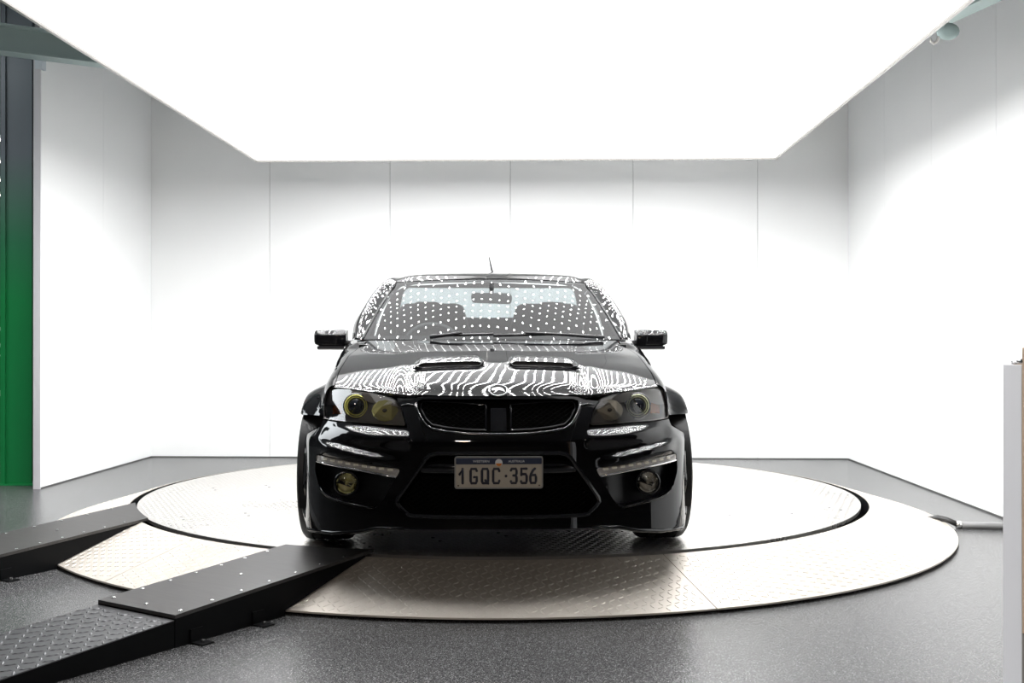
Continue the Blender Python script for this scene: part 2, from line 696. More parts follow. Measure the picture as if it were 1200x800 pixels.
# back wall joints as the photo shows them, about 1.22 m apart
bx = []
for u in (316, 457, 598, 742, 888):
    d = YB / (math.cos(PSI) - (-(u - 600) / 1280) * math.sin(PSI) * 1.0)
    bx.append(cw((u - 600) / 1280 * d, d)[0])
panel_wall('wall_back', 'y', YB, XL - 0.05, XR + 0.05, bx)
panel_wall('wall_right', 'x', XR, 4.25, YB, [YB - 1.16, YB - 2.35, YB - 3.57, YB - 4.79, YB - 6.0, YB - 7.2, YB - 8.4, YB - 9.6, YB - 10.8])
YE = 8.53
panel_wall('wall_left', 'x', XL, YE, YB, [YE + 1.22], sgn=-1)
# pale end face of the left wall
struct(MB().box(XL - 0.055, XL + 0.001, YE - 0.012, YE - 0.001, 0.0, 3.42).build('trim_1', M['wall_edge']))
# the dim hall round the booth
struct(MB().box(-11, 6.5, 18.45, 18.5, 0, CEIL).build('wall_far', M['dark_wall']))
struct(MB().box(-11.05, -11, -7, 18.5, 0, CEIL).build('wall_hall', M['dark_wall']))
struct(MB().box(6.5, 6.55, -7, 18.5, 0, CEIL).build('wall_side', M['black_wall']))
struct(MB().box(-11, 6.5, -7.05, -7, 0, CEIL).build('wall_front', M['black_wall']))

# ------------------------------------------------------------------ the light box overhead
ZP = 2.80
PX0, PX1 = -0.0, 0.0
kx = ZP - CAMZ
PX1 = kx / 0.809
PX0 = -kx / 0.632
PY1 = 9.83
PY0 = 4.2
lb = empty('ceiling_light', ((PX0 + PX1) / 2, (PY0 + PY1) / 2, ZP))
tag(lb, 'huge glowing white light box hanging flat above the black car', 'ceiling light')
hw, hl = (PX1 - PX0) / 2, (PY1 - PY0) / 2
MB().add([(-hw, -hl, 0.012), (hw, -hl, 0.012), (hw, hl, 0.012), (-hw, hl, 0.012)], [(0, 3, 2, 1)]).build('light_panel', M['panel_light'], lb, fixn=False)
b = MB()
t = 0.02
b.box(-hw - t, hw + t, -hl - t, hl + t, 0.08, 0.10)
for s in (-1, 1):
    b.box(min(s * hw, s * (hw + t)), max(s * hw, s * (hw + t)), -hl - t, hl + t, 0.0, 0.10)
    b.box(-hw, hw, min(s * hl, s * (hl + t)), max(s * hl, s * (hl + t)), 0.0, 0.10)
b.build('light_frame', M['satin'], lb)
b = MB()
for s in (-1, 1):
    b.box(min(s * (hw + t + .001), s * (hw + t + .004)), max(s * (hw + t + .001), s * (hw + t + .004)), -hl, hl, 0.004, 0.096)
    b.box(-hw, hw, min(s * (hl + t + .001), s * (hl + t + .004)), max(s * (hl + t + .001), s * (hl + t + .004)), 0.004, 0.096)
b.build('edge_fill_glow', M['edge_light'], lb)  # unseen glowing strips, added to brighten the upper walls
PITCH, DOT = 0.094, 0.0095
b = MB()
nx, ny = int((2 * hw - .4) / PITCH), int((2 * hl - .4) / PITCH)
vs_, fs_ = [], []
for i in range(nx):
    for j in range(ny):
        x, y = (i - (nx - 1) / 2) * PITCH, (j - (ny - 1) / 2) * PITCH
        k0 = len(vs_)
        for k in range(6):
            a = -k * PI / 3
            vs_.append((x + DOT * math.cos(a), y + DOT * math.sin(a), 0.008))
        fs_.append(tuple(range(k0, k0 + 6)))
b.add(vs_, fs_)
tag(b.build('led_array', M['led_dot'], lb, fixn=False), kind='stuff')
for sx in (-1, 0, 1):
    for sy in (-1, 0, 1):
        MB().tube([(sx * hw * 0.9, sy * hl * 0.9, 0.1), (sx * hw * 0.9, sy * hl * 0.9, CEIL - ZP)], 0.008, 6).build('hanger_rod', M['satin'], lb)

# ------------------------------------------------------------------ turntable
TZ = 0.167
TC = cw(-0.079, 7.34)
R0, R1, R2 = 2.308, 2.358, 2.85
tt = empty('turntable', (TC[0], TC[1], 0))
tag(tt, 'round steel tread plate turntable with a sloping skirt under the black car', 'turntable')
ANG = math.radians(24) + PSI


def lug_mesh(pts, ln, wd, ht, zf, nrm=None):
    """many raised diamond lugs; pts: (x, y, angle); zf(x, y) gives the surface height"""
    vs_, fs_ = [], []
    for x, y, a in pts:
        ca, sa = math.cos(a), math.sin(a)
        k = len(vs_)
        for dx, dy, h in ((-ln, 0, 0), (0, -wd, 0), (ln, 0, 0), (0, wd, 0), (-ln * 0.55, 0, ht), (ln * 0.55, 0, ht)):
            px, py = x + dx * ca - dy * sa, y + dx * sa + dy * ca
            vs_.append((px, py, zf(px, py) + h))
        fs_ += [(k, k + 1, k + 4), (k + 1, k + 5, k + 4), (k + 1, k + 2, k + 5), (k + 2, k + 3, k + 5), (k + 3, k + 4, k + 5), (k + 3, k, k + 4)]
    return MB().add(vs_, fs_)


cs, sn = math.cos(ANG), math.sin(ANG)
base = MB().lathe([(2.25, 0.0), (2.25, 0.10), (R0 - 0.005, 0.13), (R0 - 0.005, 0.147)], 96)
base.build('turntable_base', M['ramp_black'], tt)
cuts = [-R0, -1.576, -0.376, 0.824, R0]
all_pts = []
for i in range(4):
    t0, t1 = cuts[i] + (0.0015 if i else 0), cuts[i + 1] - (0.0015 if i < 3 else 0)
    poly = []
    K = 60
    a0, a1 = math.asin(max(-1, t0 / R0)), math.asin(min(1, t1 / R0))
    for k in range(K + 1):
        a = a0 + (a1 - a0) * k / K
        poly.append((R0 * math.cos(a), R0 * math.sin(a)))
    for k in range(K + 1):
        a = a1 + (a0 - a1) * k / K
        poly.append((-R0 * math.cos(a), R0 * math.sin(a)))
    poly = [(x * cs - y * sn, x * sn + y * cs) for x, y in poly]
    # drop doubled points at the poles
    q = []
    for p in poly:
        if not q or math.dist(p, q[-1]) > 1e-4:
            q.append(p)
    if math.dist(q[0], q[-1]) < 1e-4:
        q.pop()
    dp = MB().prism(q, TZ - 0.02, TZ).build('deck_plate', M['deck'], tt)
    pts = []
    P = 0.031
    nn = int(R0 / P) + 1
    for ix in range(-nn, nn + 1):
        for iy in range(int(t0 / P) - 1, int(t1 / P) + 2):
            x, y = ix * P, iy * P
            if not (t0 + 0.02 < y < t1 - 0.02) or x * x + y * y > (R0 - 0.025) ** 2:
                continue
            a = ANG + (PI / 4 if (ix + iy) % 2 else -PI / 4)
            pts.append((x * cs - y * sn, x * sn + y * cs, a))
    tag(lug_mesh(pts, 0.015, 0.0045, 0.0016, lambda x, y: TZ).build('tread_lugs', M['deck'], dp, fixn=False), kind='stuff')
    # countersunk screws along the seams
    for s in range(-6, 7):
        for tt_ in ((t0 + 0.05, t1 - 0.05) if 0 < i < 3 else ((t1 - 0.05,) if i == 0 else (t0 + 0.05,))):
            x, y = s * 0.36 + 0.05, tt_
            if x * x + y * y < (R0 - 0.08) ** 2:
                MB().lathe([(0.009, 0.0), (0.009, 0.0015), (0.0, 0.0015)], 8).build('deck_screw', M['dark_hole'], dp, loc=(x * cs - y * sn, x * sn + y * cs, TZ))

SK_IN, SK_OUT = TZ - 0.004, 0.022


def skirt_z(x, y):
    r = math.hypot(x, y)
    return SK_IN + (SK_OUT - SK_IN) * (r - R1) / (R2 - R1)


seam0 = math.radians(-90 + 19.5) + PSI
for i in range(6):
    a0 = seam0 + i * PI / 3 + 0.0009
    a1 = seam0 + (i + 1) * PI / 3 - 0.0009
    vs_, fs_ = [], []
    K = 40
    for k in range(K + 1):
        a = a0 + (a1 - a0) * k / K
        c_, s_ = math.cos(a), math.sin(a)
        for r, z in ((R1, SK_IN), (R2, SK_OUT), (R2, SK_OUT - 0.008), (R1, SK_IN - 0.02)):
            vs_.append((r * c_, r * s_, z))
    for k in range(K):
        for j in range(4):
            fs_.append((k * 4 + j, k * 4 + (j + 1) % 4, (k + 1) * 4 + (j + 1) % 4, (k + 1) * 4 + j))
    fs_ += [(0, 1, 2, 3), (K * 4 + 3, K * 4 + 2, K * 4 + 1, K * 4)]
    sp = MB().add(vs_, fs_).build('skirt_plate', M['skirt'], tt)
    pts = []
    P = 0.034
    am = (a0 + a1) / 2
    cm, sm = math.cos(am), math.sin(am)
    for ix in range(int(1.9 / P), int(R2 / P) + 1):
        for iy in range(-int(1.6 / P), int(1.6 / P) + 1):
            x, y = ix * P, iy * P
            r = math.hypot(x, y)
            if not (R1 + 0.02 < r < R2 - 0.02):
                continue
            if abs(math.atan2(y, x)) > PI / 6 - 0.009:
                continue
            a = am + (PI / 4 if (ix + iy) % 2 else -PI / 4)
            pts.append((x * cm - y * sm, x * sm + y * cm, a))
    tag(lug_mesh(pts, 0.017, 0.005, 0.0026, skirt_z).build('tread_lugs', M['skirt'], sp, fixn=False), kind='stuff')
# rim below the skirt and lining of the gap
MB().lathe([(R1 - 0.004, 0.0), (R1 - 0.004, SK_IN - 0.002), (R1 + 0.012, SK_IN - 0.022), (R2 - 0.03, 0.008), (R2 - 0.03, 0.0)], 96, close=True).build('skirt_frame', M['ramp_black'], tt)


# ------------------------------------------------------------------ ramps
def ramp(label, B, ang, width, Lb, Lt, zt, z_mid, tread=True):
    """B: cam-frame (l, d) of the middle of the edge at the turntable; ang: heading from the camera axis"""
    x, y = cw(*B)
    hx, hy = math.sin(ang - PSI), math.cos(ang - PSI)          # runs towards the turntable
    root = empty('ramp', (x, y, 0), math.atan2(hy, hx) - PI / 2)  # local +Y points at the turntable
    tag(root, label, 'ramp', 'loading ramps at the turntable')
    h = width / 2
    lx, ly = TC[0] - x, TC[1] - y
    rz = root.rotation_euler.z
    cx, cy = lx * math.cos(-rz) - ly * math.sin(-rz), lx * math.sin(-rz) + ly * math.cos(-rz)   # turntable centre in local space

    def yend(px, R):
        return cy - math.sqrt(max(0.0, R * R - (px - cx) ** 2))
    zs = lambda yy: zt + (z_mid - zt) * (yend(0, R1) - yy) / (yend(0, R1) + Lb)
    # deck board with an arc-shaped end
    N = 12
    top = []
    for k in range(N + 1):
        px = -h + 2 * h * k / N
        top.append((px, yend(px, R1 - 0.04)))
    poly = [(-h, -Lb), (h, -Lb)] + [(px, py) for px, py in reversed(top)]
    m = len(poly)
    zb = 0.014
    vs_ = [(px, py, zs(py) + 0.004 + zb) for px, py in poly] + [(px, py, zs(py) + 0.004) for px, py in poly]
    fs_ = [tuple(range(m)), tuple(range(2 * m - 1, m - 1, -1))] + [(i, m + i, m + (i + 1) % m, (i + 1) % m) for i in range(m)]
    bd = MB().add(vs_, fs_).build('deck_board', M['ramp_board'], root)
    ztop = lambda yy: zs(yy) + 0.004 + zb
    for k in range(7):
        for s in (-1, 1):
            px = s * (h - 0.03)
            py = -Lb + 0.05 + k * (Lb - 0.12 + yend(px, R1)) / 6.3
            if py < yend(px, R1 - 0.04) - 0.03:
                MB().lathe([(0.0085, 0), (0.0085, 0.002), (0.004, 0.004), (0.0, 0.004)], 8).build('board_screw', M['galv'], bd, loc=(px, py, ztop(py)))
    for py in (-Lb + 0.05, -Lb * 0.5):
        MB().lathe([(0.0085, 0), (0.0085, 0.002), (0.004, 0.004), (0.0, 0.004)], 8).build('board_screw', M['galv'], bd, loc=(0, py, ztop(py)))
    # side beams: their undersides step over the skirt plates
    for s in (-1, 1):
        px = s * (h - 0.02)
        prof = [(-Lb, 0.0)]
        yo = yend(px, R2 + 0.012)
        prof.append((yo, 0.0))
        for k in range(9):
            r = R2 + 0.01 + (R1 - R2) * k / 8
            py = yend(px, r)
            prof.append((py, min(skirt_z(px - cx, py - cy) + 0.006, zs(py) - 0.001)))
        tops = [(p[0], zs(p[0]) + 0.003) for p in reversed(prof)]
        ring = prof + tops
        m = len(prof)
        vs_, fs_ = [], []
        for a in (px - 0.02, px + 0.02):
            vs_ += [(a, p[0], p[1]) for p in ring]
        n = len(ring)
        for k in range(m - 1):
            fs_.append((k, k + 1, 2 * m - 2 - k, 2 * m - 1 - k))
            fs_.append((n + k, n + 2 * m - 1 - k, n + 2 * m - 2 - k, n + k + 1))
        fs_ += [(k, n + k, n + (k + 1) % n, (k + 1) % n) for k in range(n)]
        sb = MB().add(vs_, fs_).build('side_beam', M['ramp_black'], root)
        for py in (-Lb + 0.10, -Lb + 0.42):
            if py > yo - 0.05:
                continue
            q = MB().box(px + s * 0.02, px + s * 0.09, py - 0.03, py + 0.03, 0.0, 0.006)
            q.box(px + s * 0.02, px + s * 0.026, py - 0.03, py + 0.03, 0.0, 0.055)
            ft = q.build('foot_bracket', M['ramp_black'], sb)
            MB().lathe([(0.009, 0.006), (0.009, 0.016), (0, 0.018)], 6).build('foot_bolt', M['galv'], sb, loc=(px + s * 0.06, py, 0))
    # sloping tread section
    z1 = z_mid - 0.004
    prof = [(-Lb - 0.004, z1), (-Lb - Lt, 0.012), (-Lb - Lt, 0.0), (-Lb - 0.004, 0.0)]
    Mx = Matrix(((0, 0, 1, 0), (1, 0, 0, 0), (0, 1, 0, 0), (0, 0, 0, 1)))
    for s in (-1, 1):
        MB().prism(prof, min(s * h, s * (h - 0.03)), max(s * h, s * (h - 0.03)), Mx).build('tread_side', M['ramp_black'], root)
    zt_f = lambda px, py: z1 + 0.004 + (0.012 - z1) * (-Lb - 0.004 - py) / (Lt - 0.004)
    vs_ = [(-h, -Lb - 0.004, z1 + 0.004), (h, -Lb - 0.004, z1 + 0.004), (h, -Lb - Lt, 0.016), (-h, -Lb - Lt, 0.016)]
    vs_ += [(a, b_, c - 0.004) for a, b_, c in vs_]
    tp = MB().add(vs_, [(0, 1, 2, 3), (7, 6, 5, 4), (0, 4, 5, 1), (1, 5, 6, 2), (2, 6, 7, 3), (3, 7, 4, 0)]).build('tread_plate', M['ramp_tread'], root)
    pts = []
    P = 0.043
    for ix in range(-int(h / P), int(h / P) + 1):
        for iy in range(1, int(Lt / P)):
            pts.append((ix * P, -Lb - 0.004 - iy * P, (PI / 4 if (ix + iy) % 2 else -PI / 4) + 0.1))
    tag(lug_mesh(pts, 0.022, 0.0062, 0.0032, zt_f).build('tread_lugs', M['ramp_tread'], tp, fixn=False), kind='stuff')
    return root


ramp('near black ramp with screwed board and tread plate end, below the car', (-0.871, 5.165), math.radians(33), 0.46, 1.09, 1.45, TZ, 0.106)
ramp('farther black ramp behind the near one, at the disc\'s left rim', (-2.145, 6.31), math.radians(30), 0.44, 1.12, 1.45, TZ, 0.106)

# ------------------------------------------------------------------ the car
CARX, CARY = cw(-0.0557, 4.60)
car = empty('car', (CARX, CARY, TZ + 0.002), 0.034 + PSI)
tag(car, 'glossy black utility car facing the camera on the round turntable', 'car')

cz = pchip([0.10, 0.14, 0.18, 0.25, 0.35, 0.45, 0.55, 0.62, 0.68, 0.74, 0.80, 0.90],
           [-0.012, -0.012, -0.010, -0.006, 0.0, 0.0, 0.0, 0.02, 0.05, 0.09, 0.14, 0.25])
px_ = pchip([0, 0.2, 0.3, 0.4, 0.5, 0.6, 0.7, 0.75, 0.8, 0.84, 0.88, 0.92],
            [0, 0.01, 0.028, 0.06, 0.105, 0.165, 0.255, 0.315, 0.39, 0.47, 0.57, 0.70])
px_low = pchip([0, .2, .3, .4, .5, .6, .7, .75, .8, .84, .865, .885, .92],
               [0, .01, .028, .055, .09, .135, .195, .235, .285, .345, .41, .50, .75])


def plan(a, z):
    t_ = sst(.52, .66, z)
    return px_low(a) * (1 - t_) + px_(a) * t_


def Q(lst):
    """outline points taken on the older, flatter nose curve moved along the sight line onto this one"""
    out = []
    for x, z in lst:
        k = (4.6 + cz(z) + plan(abs(x), z)) / (4.6 + cz(z) + px_(abs(x)))
        out.append((x * k, .98 + (z - .98) * k))
    return out


l1 = pchip([0.36, 0.389, 0.528, 0.70, 0.8], [0.599, 0.600, 0.604, 0.622, 0.632])
l2 = pchip([0.40, 0.467, 0.595, 0.734, 0.85], [0.492, 0.498, 0.517, 0.541, 0.560])


def F0(x, z):
    return cz(z) + plan(abs(x), z)


def F(x, z):
    """depth of the nose skin behind its foremost point"""
    a = abs(x)
    y = cz(z) + plan(a, z)
    if 0.33 < a < 0.82:
        m1 = sst(0.365, 0.40, a) * (1 - sst(0.62, 0.77, a))
        if m1 > 0:
            k = (l1(a) + 0.014 - z) / 0.03
            y -= 0.026 * m1 * sst(0, 1, k) * (1 - sst(0.0, 0.06, l1(a) - 0.018 - z))
        m2 = sst(0.40, 0.56, a) * (1 - sst(0.745, 0.82, a))
        if m2 > 0:
            k = (l2(a) + 0.012 - z) / 0.028
            y -= 0.030 * m2 * sst(0, 1, k) * (1 - sst(0.0, 0.06, l2(a) - 0.03 - z))
    # the shoulder of the corner stands out under the headlight's end
    y += 0.035 * sst(0.79, 0.87, a) * sst(0.53, 0.64, z)
    # chin rolls under
    y += 0.02 * (1 - sst(0.11, 0.14, z)) * sst(0.5, 0.7, a)
    return y


def nrm_of(fn):
    def n(x, z):
        e = 0.004
        fx = (fn(x + e, z) - fn(x - e, z)) / (2 * e)
        fz = (fn(x, z + e) - fn(x, z - e)) / (2 * e)
        return Vector((fx, -1, fz)).normalized()
    return n


NF = nrm_of(F)


def on(x, z, off=0.0):
    return (x, F(x, z) + off, z)


GRILLE = mirror_poly([(0, .741), (.325, .741), (.347, .733), (.351, .706), (.338, .68), (.323, .655), (.305, .636), (.285, .622), (.226, .611), (.135, .602), (0, .599)])
INTAKE = mirror_poly([(0, .527), (.262, .525), (.295, .515), (.315, .498), (.38, .405), (.436, .325), (.440, .303), (.425, .282), (.385, .248), (.36, .243), (.091, .242), (0, .242)])
FOG_H = rounded(Q([(.415, .446), (.60, .466), (.825, .482), (.835, .40), (.802, .315), (.726, .287), (.61, .278), (.535, .268), (.50, .30)]), 0.02)
LAMP_H = rounded([(.776, .772), (.741, .783), (.66, .778), (.58, .768), (.50, .752), (.452, .738), (.425, .704), (.396, .628), (.588, .634), (.70, .637), (.785, .641), (.791, .70)], 0.012)
OUT_H = [(0, .752), (.30, .752), (.345, .748), (.378, .735), (.44, .729), (.415, .70), (.388, .620), (.588, .627), (.70, .630), (.789, .634),
         (.797, .605), (.835, .585), (.870, .565), (.884, .54), (.887, .45), (.888, .36), (.892, .27), (.902, .21), (.895, .172), (.842, .140), (.72, .150), (.604, .166), (.52, .187), (.40, .194), (.2, .199), (0, .200)]
FOG_L = [(-x, z) for x, z in FOG_H]
OUT = mirror_poly(OUT_H)

me = sheet(OUT, [GRILLE, INTAKE, FOG_H, FOG_L], 0.0105, on, rim=0.03, rim_holes=[0.05, 0.06, 0.05, 0.05], name='front_bumper', normal=NF)
bumper = link('front_bumper', me, M['paint'], car)

# lower edge of the chin
for s in (-1, 1):
    ch = [(x, z) for x, z in OUT_H if z < .196 and x > .35]
    MB().tube([(s * x, F(x, z) - .004, z + .004) for x, z in ch], [.005] + [.009] * (len(ch) - 2) + [.006], 8).build('chin_lip', M['paint'], bumper, smooth=True)

# side returns of the bumper back to the wheel arches
for s in (-1, 1):
    rows = []
    for z in [.135, .16, .20, .25, .30, .36, .42, .48, .53, .56, .59, .615, .628]:
        # outer limit of the nose skin at this height
        xo = max(x for x, zz in densify(OUT_H, .004) if abs(zz - z) < .006)
        ya = .93 - math.sqrt(max(0, .383 ** 2 - (z - .338) ** 2)) - .004
        y0_ = F(xo, z)
        ya = max(ya, y0_ + .02)
        rows.append([(s * xo, y0_, z), (s * (xo + .010), y0_ + .45 * (ya - y0_), z), (s * (xo + .012), ya, z), (s * (xo - .05), ya + .01, z)])
    grid_mesh(patch_points(rows, 12, 36)).build('bumper_side', M['paint'], bumper, smooth=True)

# ---- upper grille: black inserts with an open lattice, centre block, bright lower lip
gr = link('upper_grille', sheet(GRILLE, [], 0.03, lambda x, z: (x, F0(x, z) + 0.052, z), name='upper_grille'), M['lattice'], car)


def lattice(poly, off, step, r, name, parent, mat, fn=F0):
    """crossing diagonal bars kept inside an outline, laid on the nose curve"""
    b_ = MB()
    x0, x1 = min(p[0] for p in poly), max(p[0] for p in poly)
    z0, z1 = min(p[1] for p in poly), max(p[1] for p in poly)
    for sg in (-1, 1):
        c0 = x0 - (z1 - z0)
        while c0 < x1 + (z1 - z0):
            run = []
            n = 40
            for k in range(n + 1):
                z = z0 + (z1 - z0) * k / n
                x = c0 + sg * (z - z0) * 1.6
                if inside(poly, x, z):
                    run.append((x, fn(x, z) + off, z))
                else:
                    if len(run) > 2:
                        b_.tube(run[::3] + ([run[-1]] if (len(run) - 1) % 3 else []), r, 4)
                    run = []
            if len(run) > 2:
                b_.tube(run[::3] + ([run[-1]] if (len(run) - 1) % 3 else []), r, 4)
            c0 += step
    o_ = b_.build(name, mat, parent, fixn=False)
    o_['kind'] = 'stuff'
    return o_


def ring_frame(poly, w, fn, off, depth, name, mat, parent, smooth=True):
    """raised frame following an outline (poly) with inward width w"""
    c_x = sum(p[0] for p in poly) / len(poly)
    c_z = sum(p[1] for p in poly) / len(poly)
    pl = densify(poly, 0.02)
    n = len(pl)
    ins = []
    area = sum(pl[i][0] * pl[(i + 1) % n][1] - pl[(i + 1) % n][0] * pl[i][1] for i in range(n))
    sg = 1 if area > 0 else -1
    for i in range(n):
        a, b_ = Vector(pl[i - 1]), Vector(pl[(i + 1) % n])
        t_ = (b_ - a).normalized()
        ins.append((pl[i][0] - t_.y * w * sg, pl[i][1] + t_.x * w * sg))
    vs_, fs_ = [], []
    for k in range(n):
        p, q = pl[k], ins[k]
        vs_ += [(p[0], fn(*p) + off + depth, p[1]), (p[0], fn(*p) + off, p[1]), ((p[0] + q[0]) / 2, (fn(*p) + fn(*q)) / 2 + off - w * 0.25, (p[1] + q[1]) / 2), (q[0], fn(*q) + off, q[1]), (q[0], fn(*q) + off + depth, q[1])]
    for k in range(n):
        j = (k + 1) % n
        for s_ in range(4):
            fs_.append((k * 5 + s_, k * 5 + s_ + 1, j * 5 + s_ + 1, j * 5 + s_))
    return MB().add(vs_, fs_).build(name, mat, parent, smooth=smooth, sharp=40)


for s in (-1, 1):
    ins = [(s * x, z) for x, z in [(.05, .722), (.20, .733), (.325, .735), (.338, .72), (.338, .70), (.312, .655), (.285, .632), (.226, .621), (.135, .612), (.05, .609)]]
    lattice(ins, 0.030, 0.03, 0.0032, 'grille_lattice', gr, M['lattice'])
    ring_frame(ins, 0.007, F0, 0.022, 0.03, 'insert_frame', M['gloss_black'], gr)
blk = rounded([(-.034, .704), (.034, .704), (.034, .608), (-.034, .608)], 0.006)
o = link('centre_block', sheet(blk, [], 0.02, lambda x, z: (x, F0(x, z) + 0.016, z), rim=0.04, name='centre_block'), M['gloss_black'], gr)
# lower lip of the grille that picks up the light
lip = [(-.353, .722), (-.351, .700), (-.338, .674), (-.323, .650), (-.305, .631), (-.283, .618), (-.226, .608), (-.135, .599), (-.05, .5965), (0, .596)]
lip = lip + [(-x, z) for x, z in reversed(lip[:-1])]
MB().tube([(x, F(x, z) - 0.004, z) for x, z in lip], 0.0065, 10).build('grille_lip', M['gloss_black'], gr, smooth=True)
for s in (-1, 1):     # fine raised crease from the grille corner to the intake
    MB().tube([on(s * .352, .706, 0.001), on(s * .327, .63, 0.001), on(s * .303, .565, 0.001)], 0.003, 6).build('nose_crease', M['paint'], bumper, smooth=True)
    MB().tube([on(s * .356, .712, -0.001), on(s * .39, .717, -0.001), on(s * .418, .713, -.001)], [0.003, 0.006, 0.003], 8).build('nose_brow', M['paint'], bumper, smooth=True)

# ---- lower intake
it = link('lower_intake', sheet(INTAKE, [], 0.04, lambda x, z: (x, F0(x, z) + 0.075, z), name='lower_intake'), M['lattice'], car)
INNER = mirror_poly([(0, .415), (.33, .415), (.415, .305), (.36, .262), (0, .258)])
lattice(INNER, 0.055, 0.034, 0.0035, 'intake_lattice', it, M['lattice'])
ring_frame(INTAKE, 0.016, F, -0.004, 0.03, 'intake_surround', M['gloss_black'], it)
bar = MB()
rows = []
for z, o_ in ((.478, .035), (.474, .022), (.452, .018), (.430, .022), (.426, .035)):
    rows.append([(x * .01, F0(x * .01, .45) + o_, z) for x in range(-33, 34)])
grid_mesh(rows).build('intake_crossbar', M['gloss_black'], it, smooth=True)
# radiator lines behind
b = MB()
for k in range(12):
    b.box(-.33, .33, .095, .10, .26 + k * .013, .264 + k * .013)
b.build('radiator', M['lattice'], it)

# ---- number plate
npx, npz = 0.0, 0.4386
plate = empty('number_plate', (npx, -0.016, npz), 0, car)
W2, H2 = 0.186, 0.0675
XZ = Matrix(((1, 0, 0, 0), (0, 0, 1, 0), (0, 1, 0, 0), (0, 0, 0, 1)))    # (a, b, c) -> x=a, y=c, z=b
rr = rounded([(-W2, -H2), (W2, -H2), (W2, H2), (-W2, H2)], 0.012)
MB().prism(rr, 0.0, 0.016, XZ).build('plate_frame', M['plate_frame'], plate)
ri = rounded([(-W2 + .006, -H2 + .006), (W2 - .006, -H2 + .006), (W2 - .006, H2 - .006), (-W2 + .006, H2 - .006)], 0.008)
MB().prism(ri, -0.0012, 0.004, XZ).build('plate_sheet', M['plate_cream'], plate)
bb = rounded([(-W2 + .006, .0355), (W2 - .006, .0355), (W2 - .006, H2 - .006), (-W2 + .006, H2 - .006)], 0.004)
MB().prism(bb, -0.0022, 0.002, XZ).build('plate_band', M['plate_blue'], plate)
GL = {
    '1': [[(-.5, .62), (.25, 1), (.25, 0)]],
    'G': [[(1, .86), (.85, 1), (.15, 1), (0, .86), (0, .14), (.15, 0), (.85, 0), (1, .14), (1, .42), (.58, .42)]],
    'Q': [[(.15, 0), (0, .14), (0, .86), (.15, 1), (.85, 1), (1, .86), (1, .14), (.85, 0), (.15, 0)], [(.55, .2), (1.02, -.02)]],
    'C': [[(1, .84), (.85, 1), (.15, 1), (0, .86), (0, .14), (.15, 0), (.85, 0), (1, .16)]],
    '3': [[(0, .88), (.15, 1), (.85, 1), (1, .86), (1, .66), (.82, .53), (.45, .53)], [(.82, .53), (1, .40), (1, .14), (.85, 0), (.15, 0), (0, .12)]],
    '5': [[(.98, 1), (.06, 1), (.04, .56), (.2, .62), (.8, .62), (1, .48), (1, .14), (.85, 0), (.15, 0), (0, .12)]],
    '6': [[(.8, 1), (.5, .9), (.12, .62), (0, .42), (0, .14), (.15, 0), (.85, 0), (1, .14), (1, .42), (.85, .56), (.15, .56), (.03, .46)]],
}


def stroke_char(ch, cx, w, zc, h, r, dy):
    b_ = MB()
    for st in GL[ch]:
        pth = [((cx - w / 2 + (q[0] + (.5 if ch == '1' else 0) * 0) * w), dy, zc - h / 2 + q[1] * h) for q in st]
        b_.tube(pth, r, 8)
        for q in pth:
            b_.lathe([(0, -r), (r * .7, -r * .7), (r, 0), (r * .7, r * .7), (0, r)], 8, Matrix.Translation(q))
    # flattened embossing
    b_.v = [(x, dy + (y - dy) * 0.25, z) for x, y, z in b_.v]
    return b_


for ch, cx, w in (('1', -.1475, .017), ('G', -.1055, .0255), ('Q', -.058, .0255), ('C', -.011, .0255), ('3', .0625, .0235), ('5', .105, .0235), ('6', .144, .0235)):
    stroke_char(ch, cx, w, -.0135, .0600, .0055, -.0016).build('plate_character', M['plate_ink'], plate, smooth=True, fixn=False)
MB().lathe([(.006, 0), (.006, .0012), (0, .0016)], 12, Matrix.Translation((.030, -.0012, -.014)) @ Matrix.Rotation(PI / 2, 4, 'X')).build('plate_character', M['plate_ink'], plate)


def text_mesh(s_, size, name, mat, parent, loc, rot, sx=1.0, ext=0.0006):
    cu = bpy.data.curves.new(name, 'FONT')
    cu.body = s_
    cu.size = size
    cu.align_x = 'CENTER'
    cu.align_y = 'CENTER'
    cu.extrude = ext
    to = bpy.data.objects.new(name, cu)
    C.objects.link(to)
    dg = bpy.context.evaluated_depsgraph_get()
    me_ = bpy.data.meshes.new_from_object(to.evaluated_get(dg))
    bpy.data.objects.remove(to)
    o_ = link(name, me_, None, parent, loc, rot)
    me_.materials.clear()
    me_.materials.append(mat)
    o_.scale = (sx, 1, 1)
    return o_


text_mesh('WESTERN', .0135, 'plate_state_text', M['plate_white'], plate, (-.074, -.0026, .0475), (PI / 2, 0, 0), 1.15)
text_mesh('AUSTRALIA', .0135, 'plate_state_text', M['plate_white'], plate, (.074, -.0026, .0475), (PI / 2, 0, 0), 1.0)
ROTY = Matrix.Rotation(PI / 2, 4, 'X')
MB().lathe([(.0155, 0), (.0155, .0008), (.0, .0009)], 24, Matrix.Translation((0, -.0022, .042)) @ ROTY).build('plate_emblem', M['plate_white'], plate)
half = [(.0125 * math.cos(a), .0125 * math.sin(a)) for a in [PI + PI * k / 12 for k in range(13)]]
MB().prism(half, -0.0005, 0.0005, Matrix.Translation((0, -.0032, .0395)) @ XZ).build('plate_emblem_sun', M['plate_orange'], plate)
for s in (-1, 1):
    MB().lathe([(.003, 0), (.003, .0012), (0, .0015)], 8, Matrix.Translation((s * (W2 - .016), -.0012, -H2 + .014)) @ ROTY).build('plate_bolt', M['ramp_black'], plate)

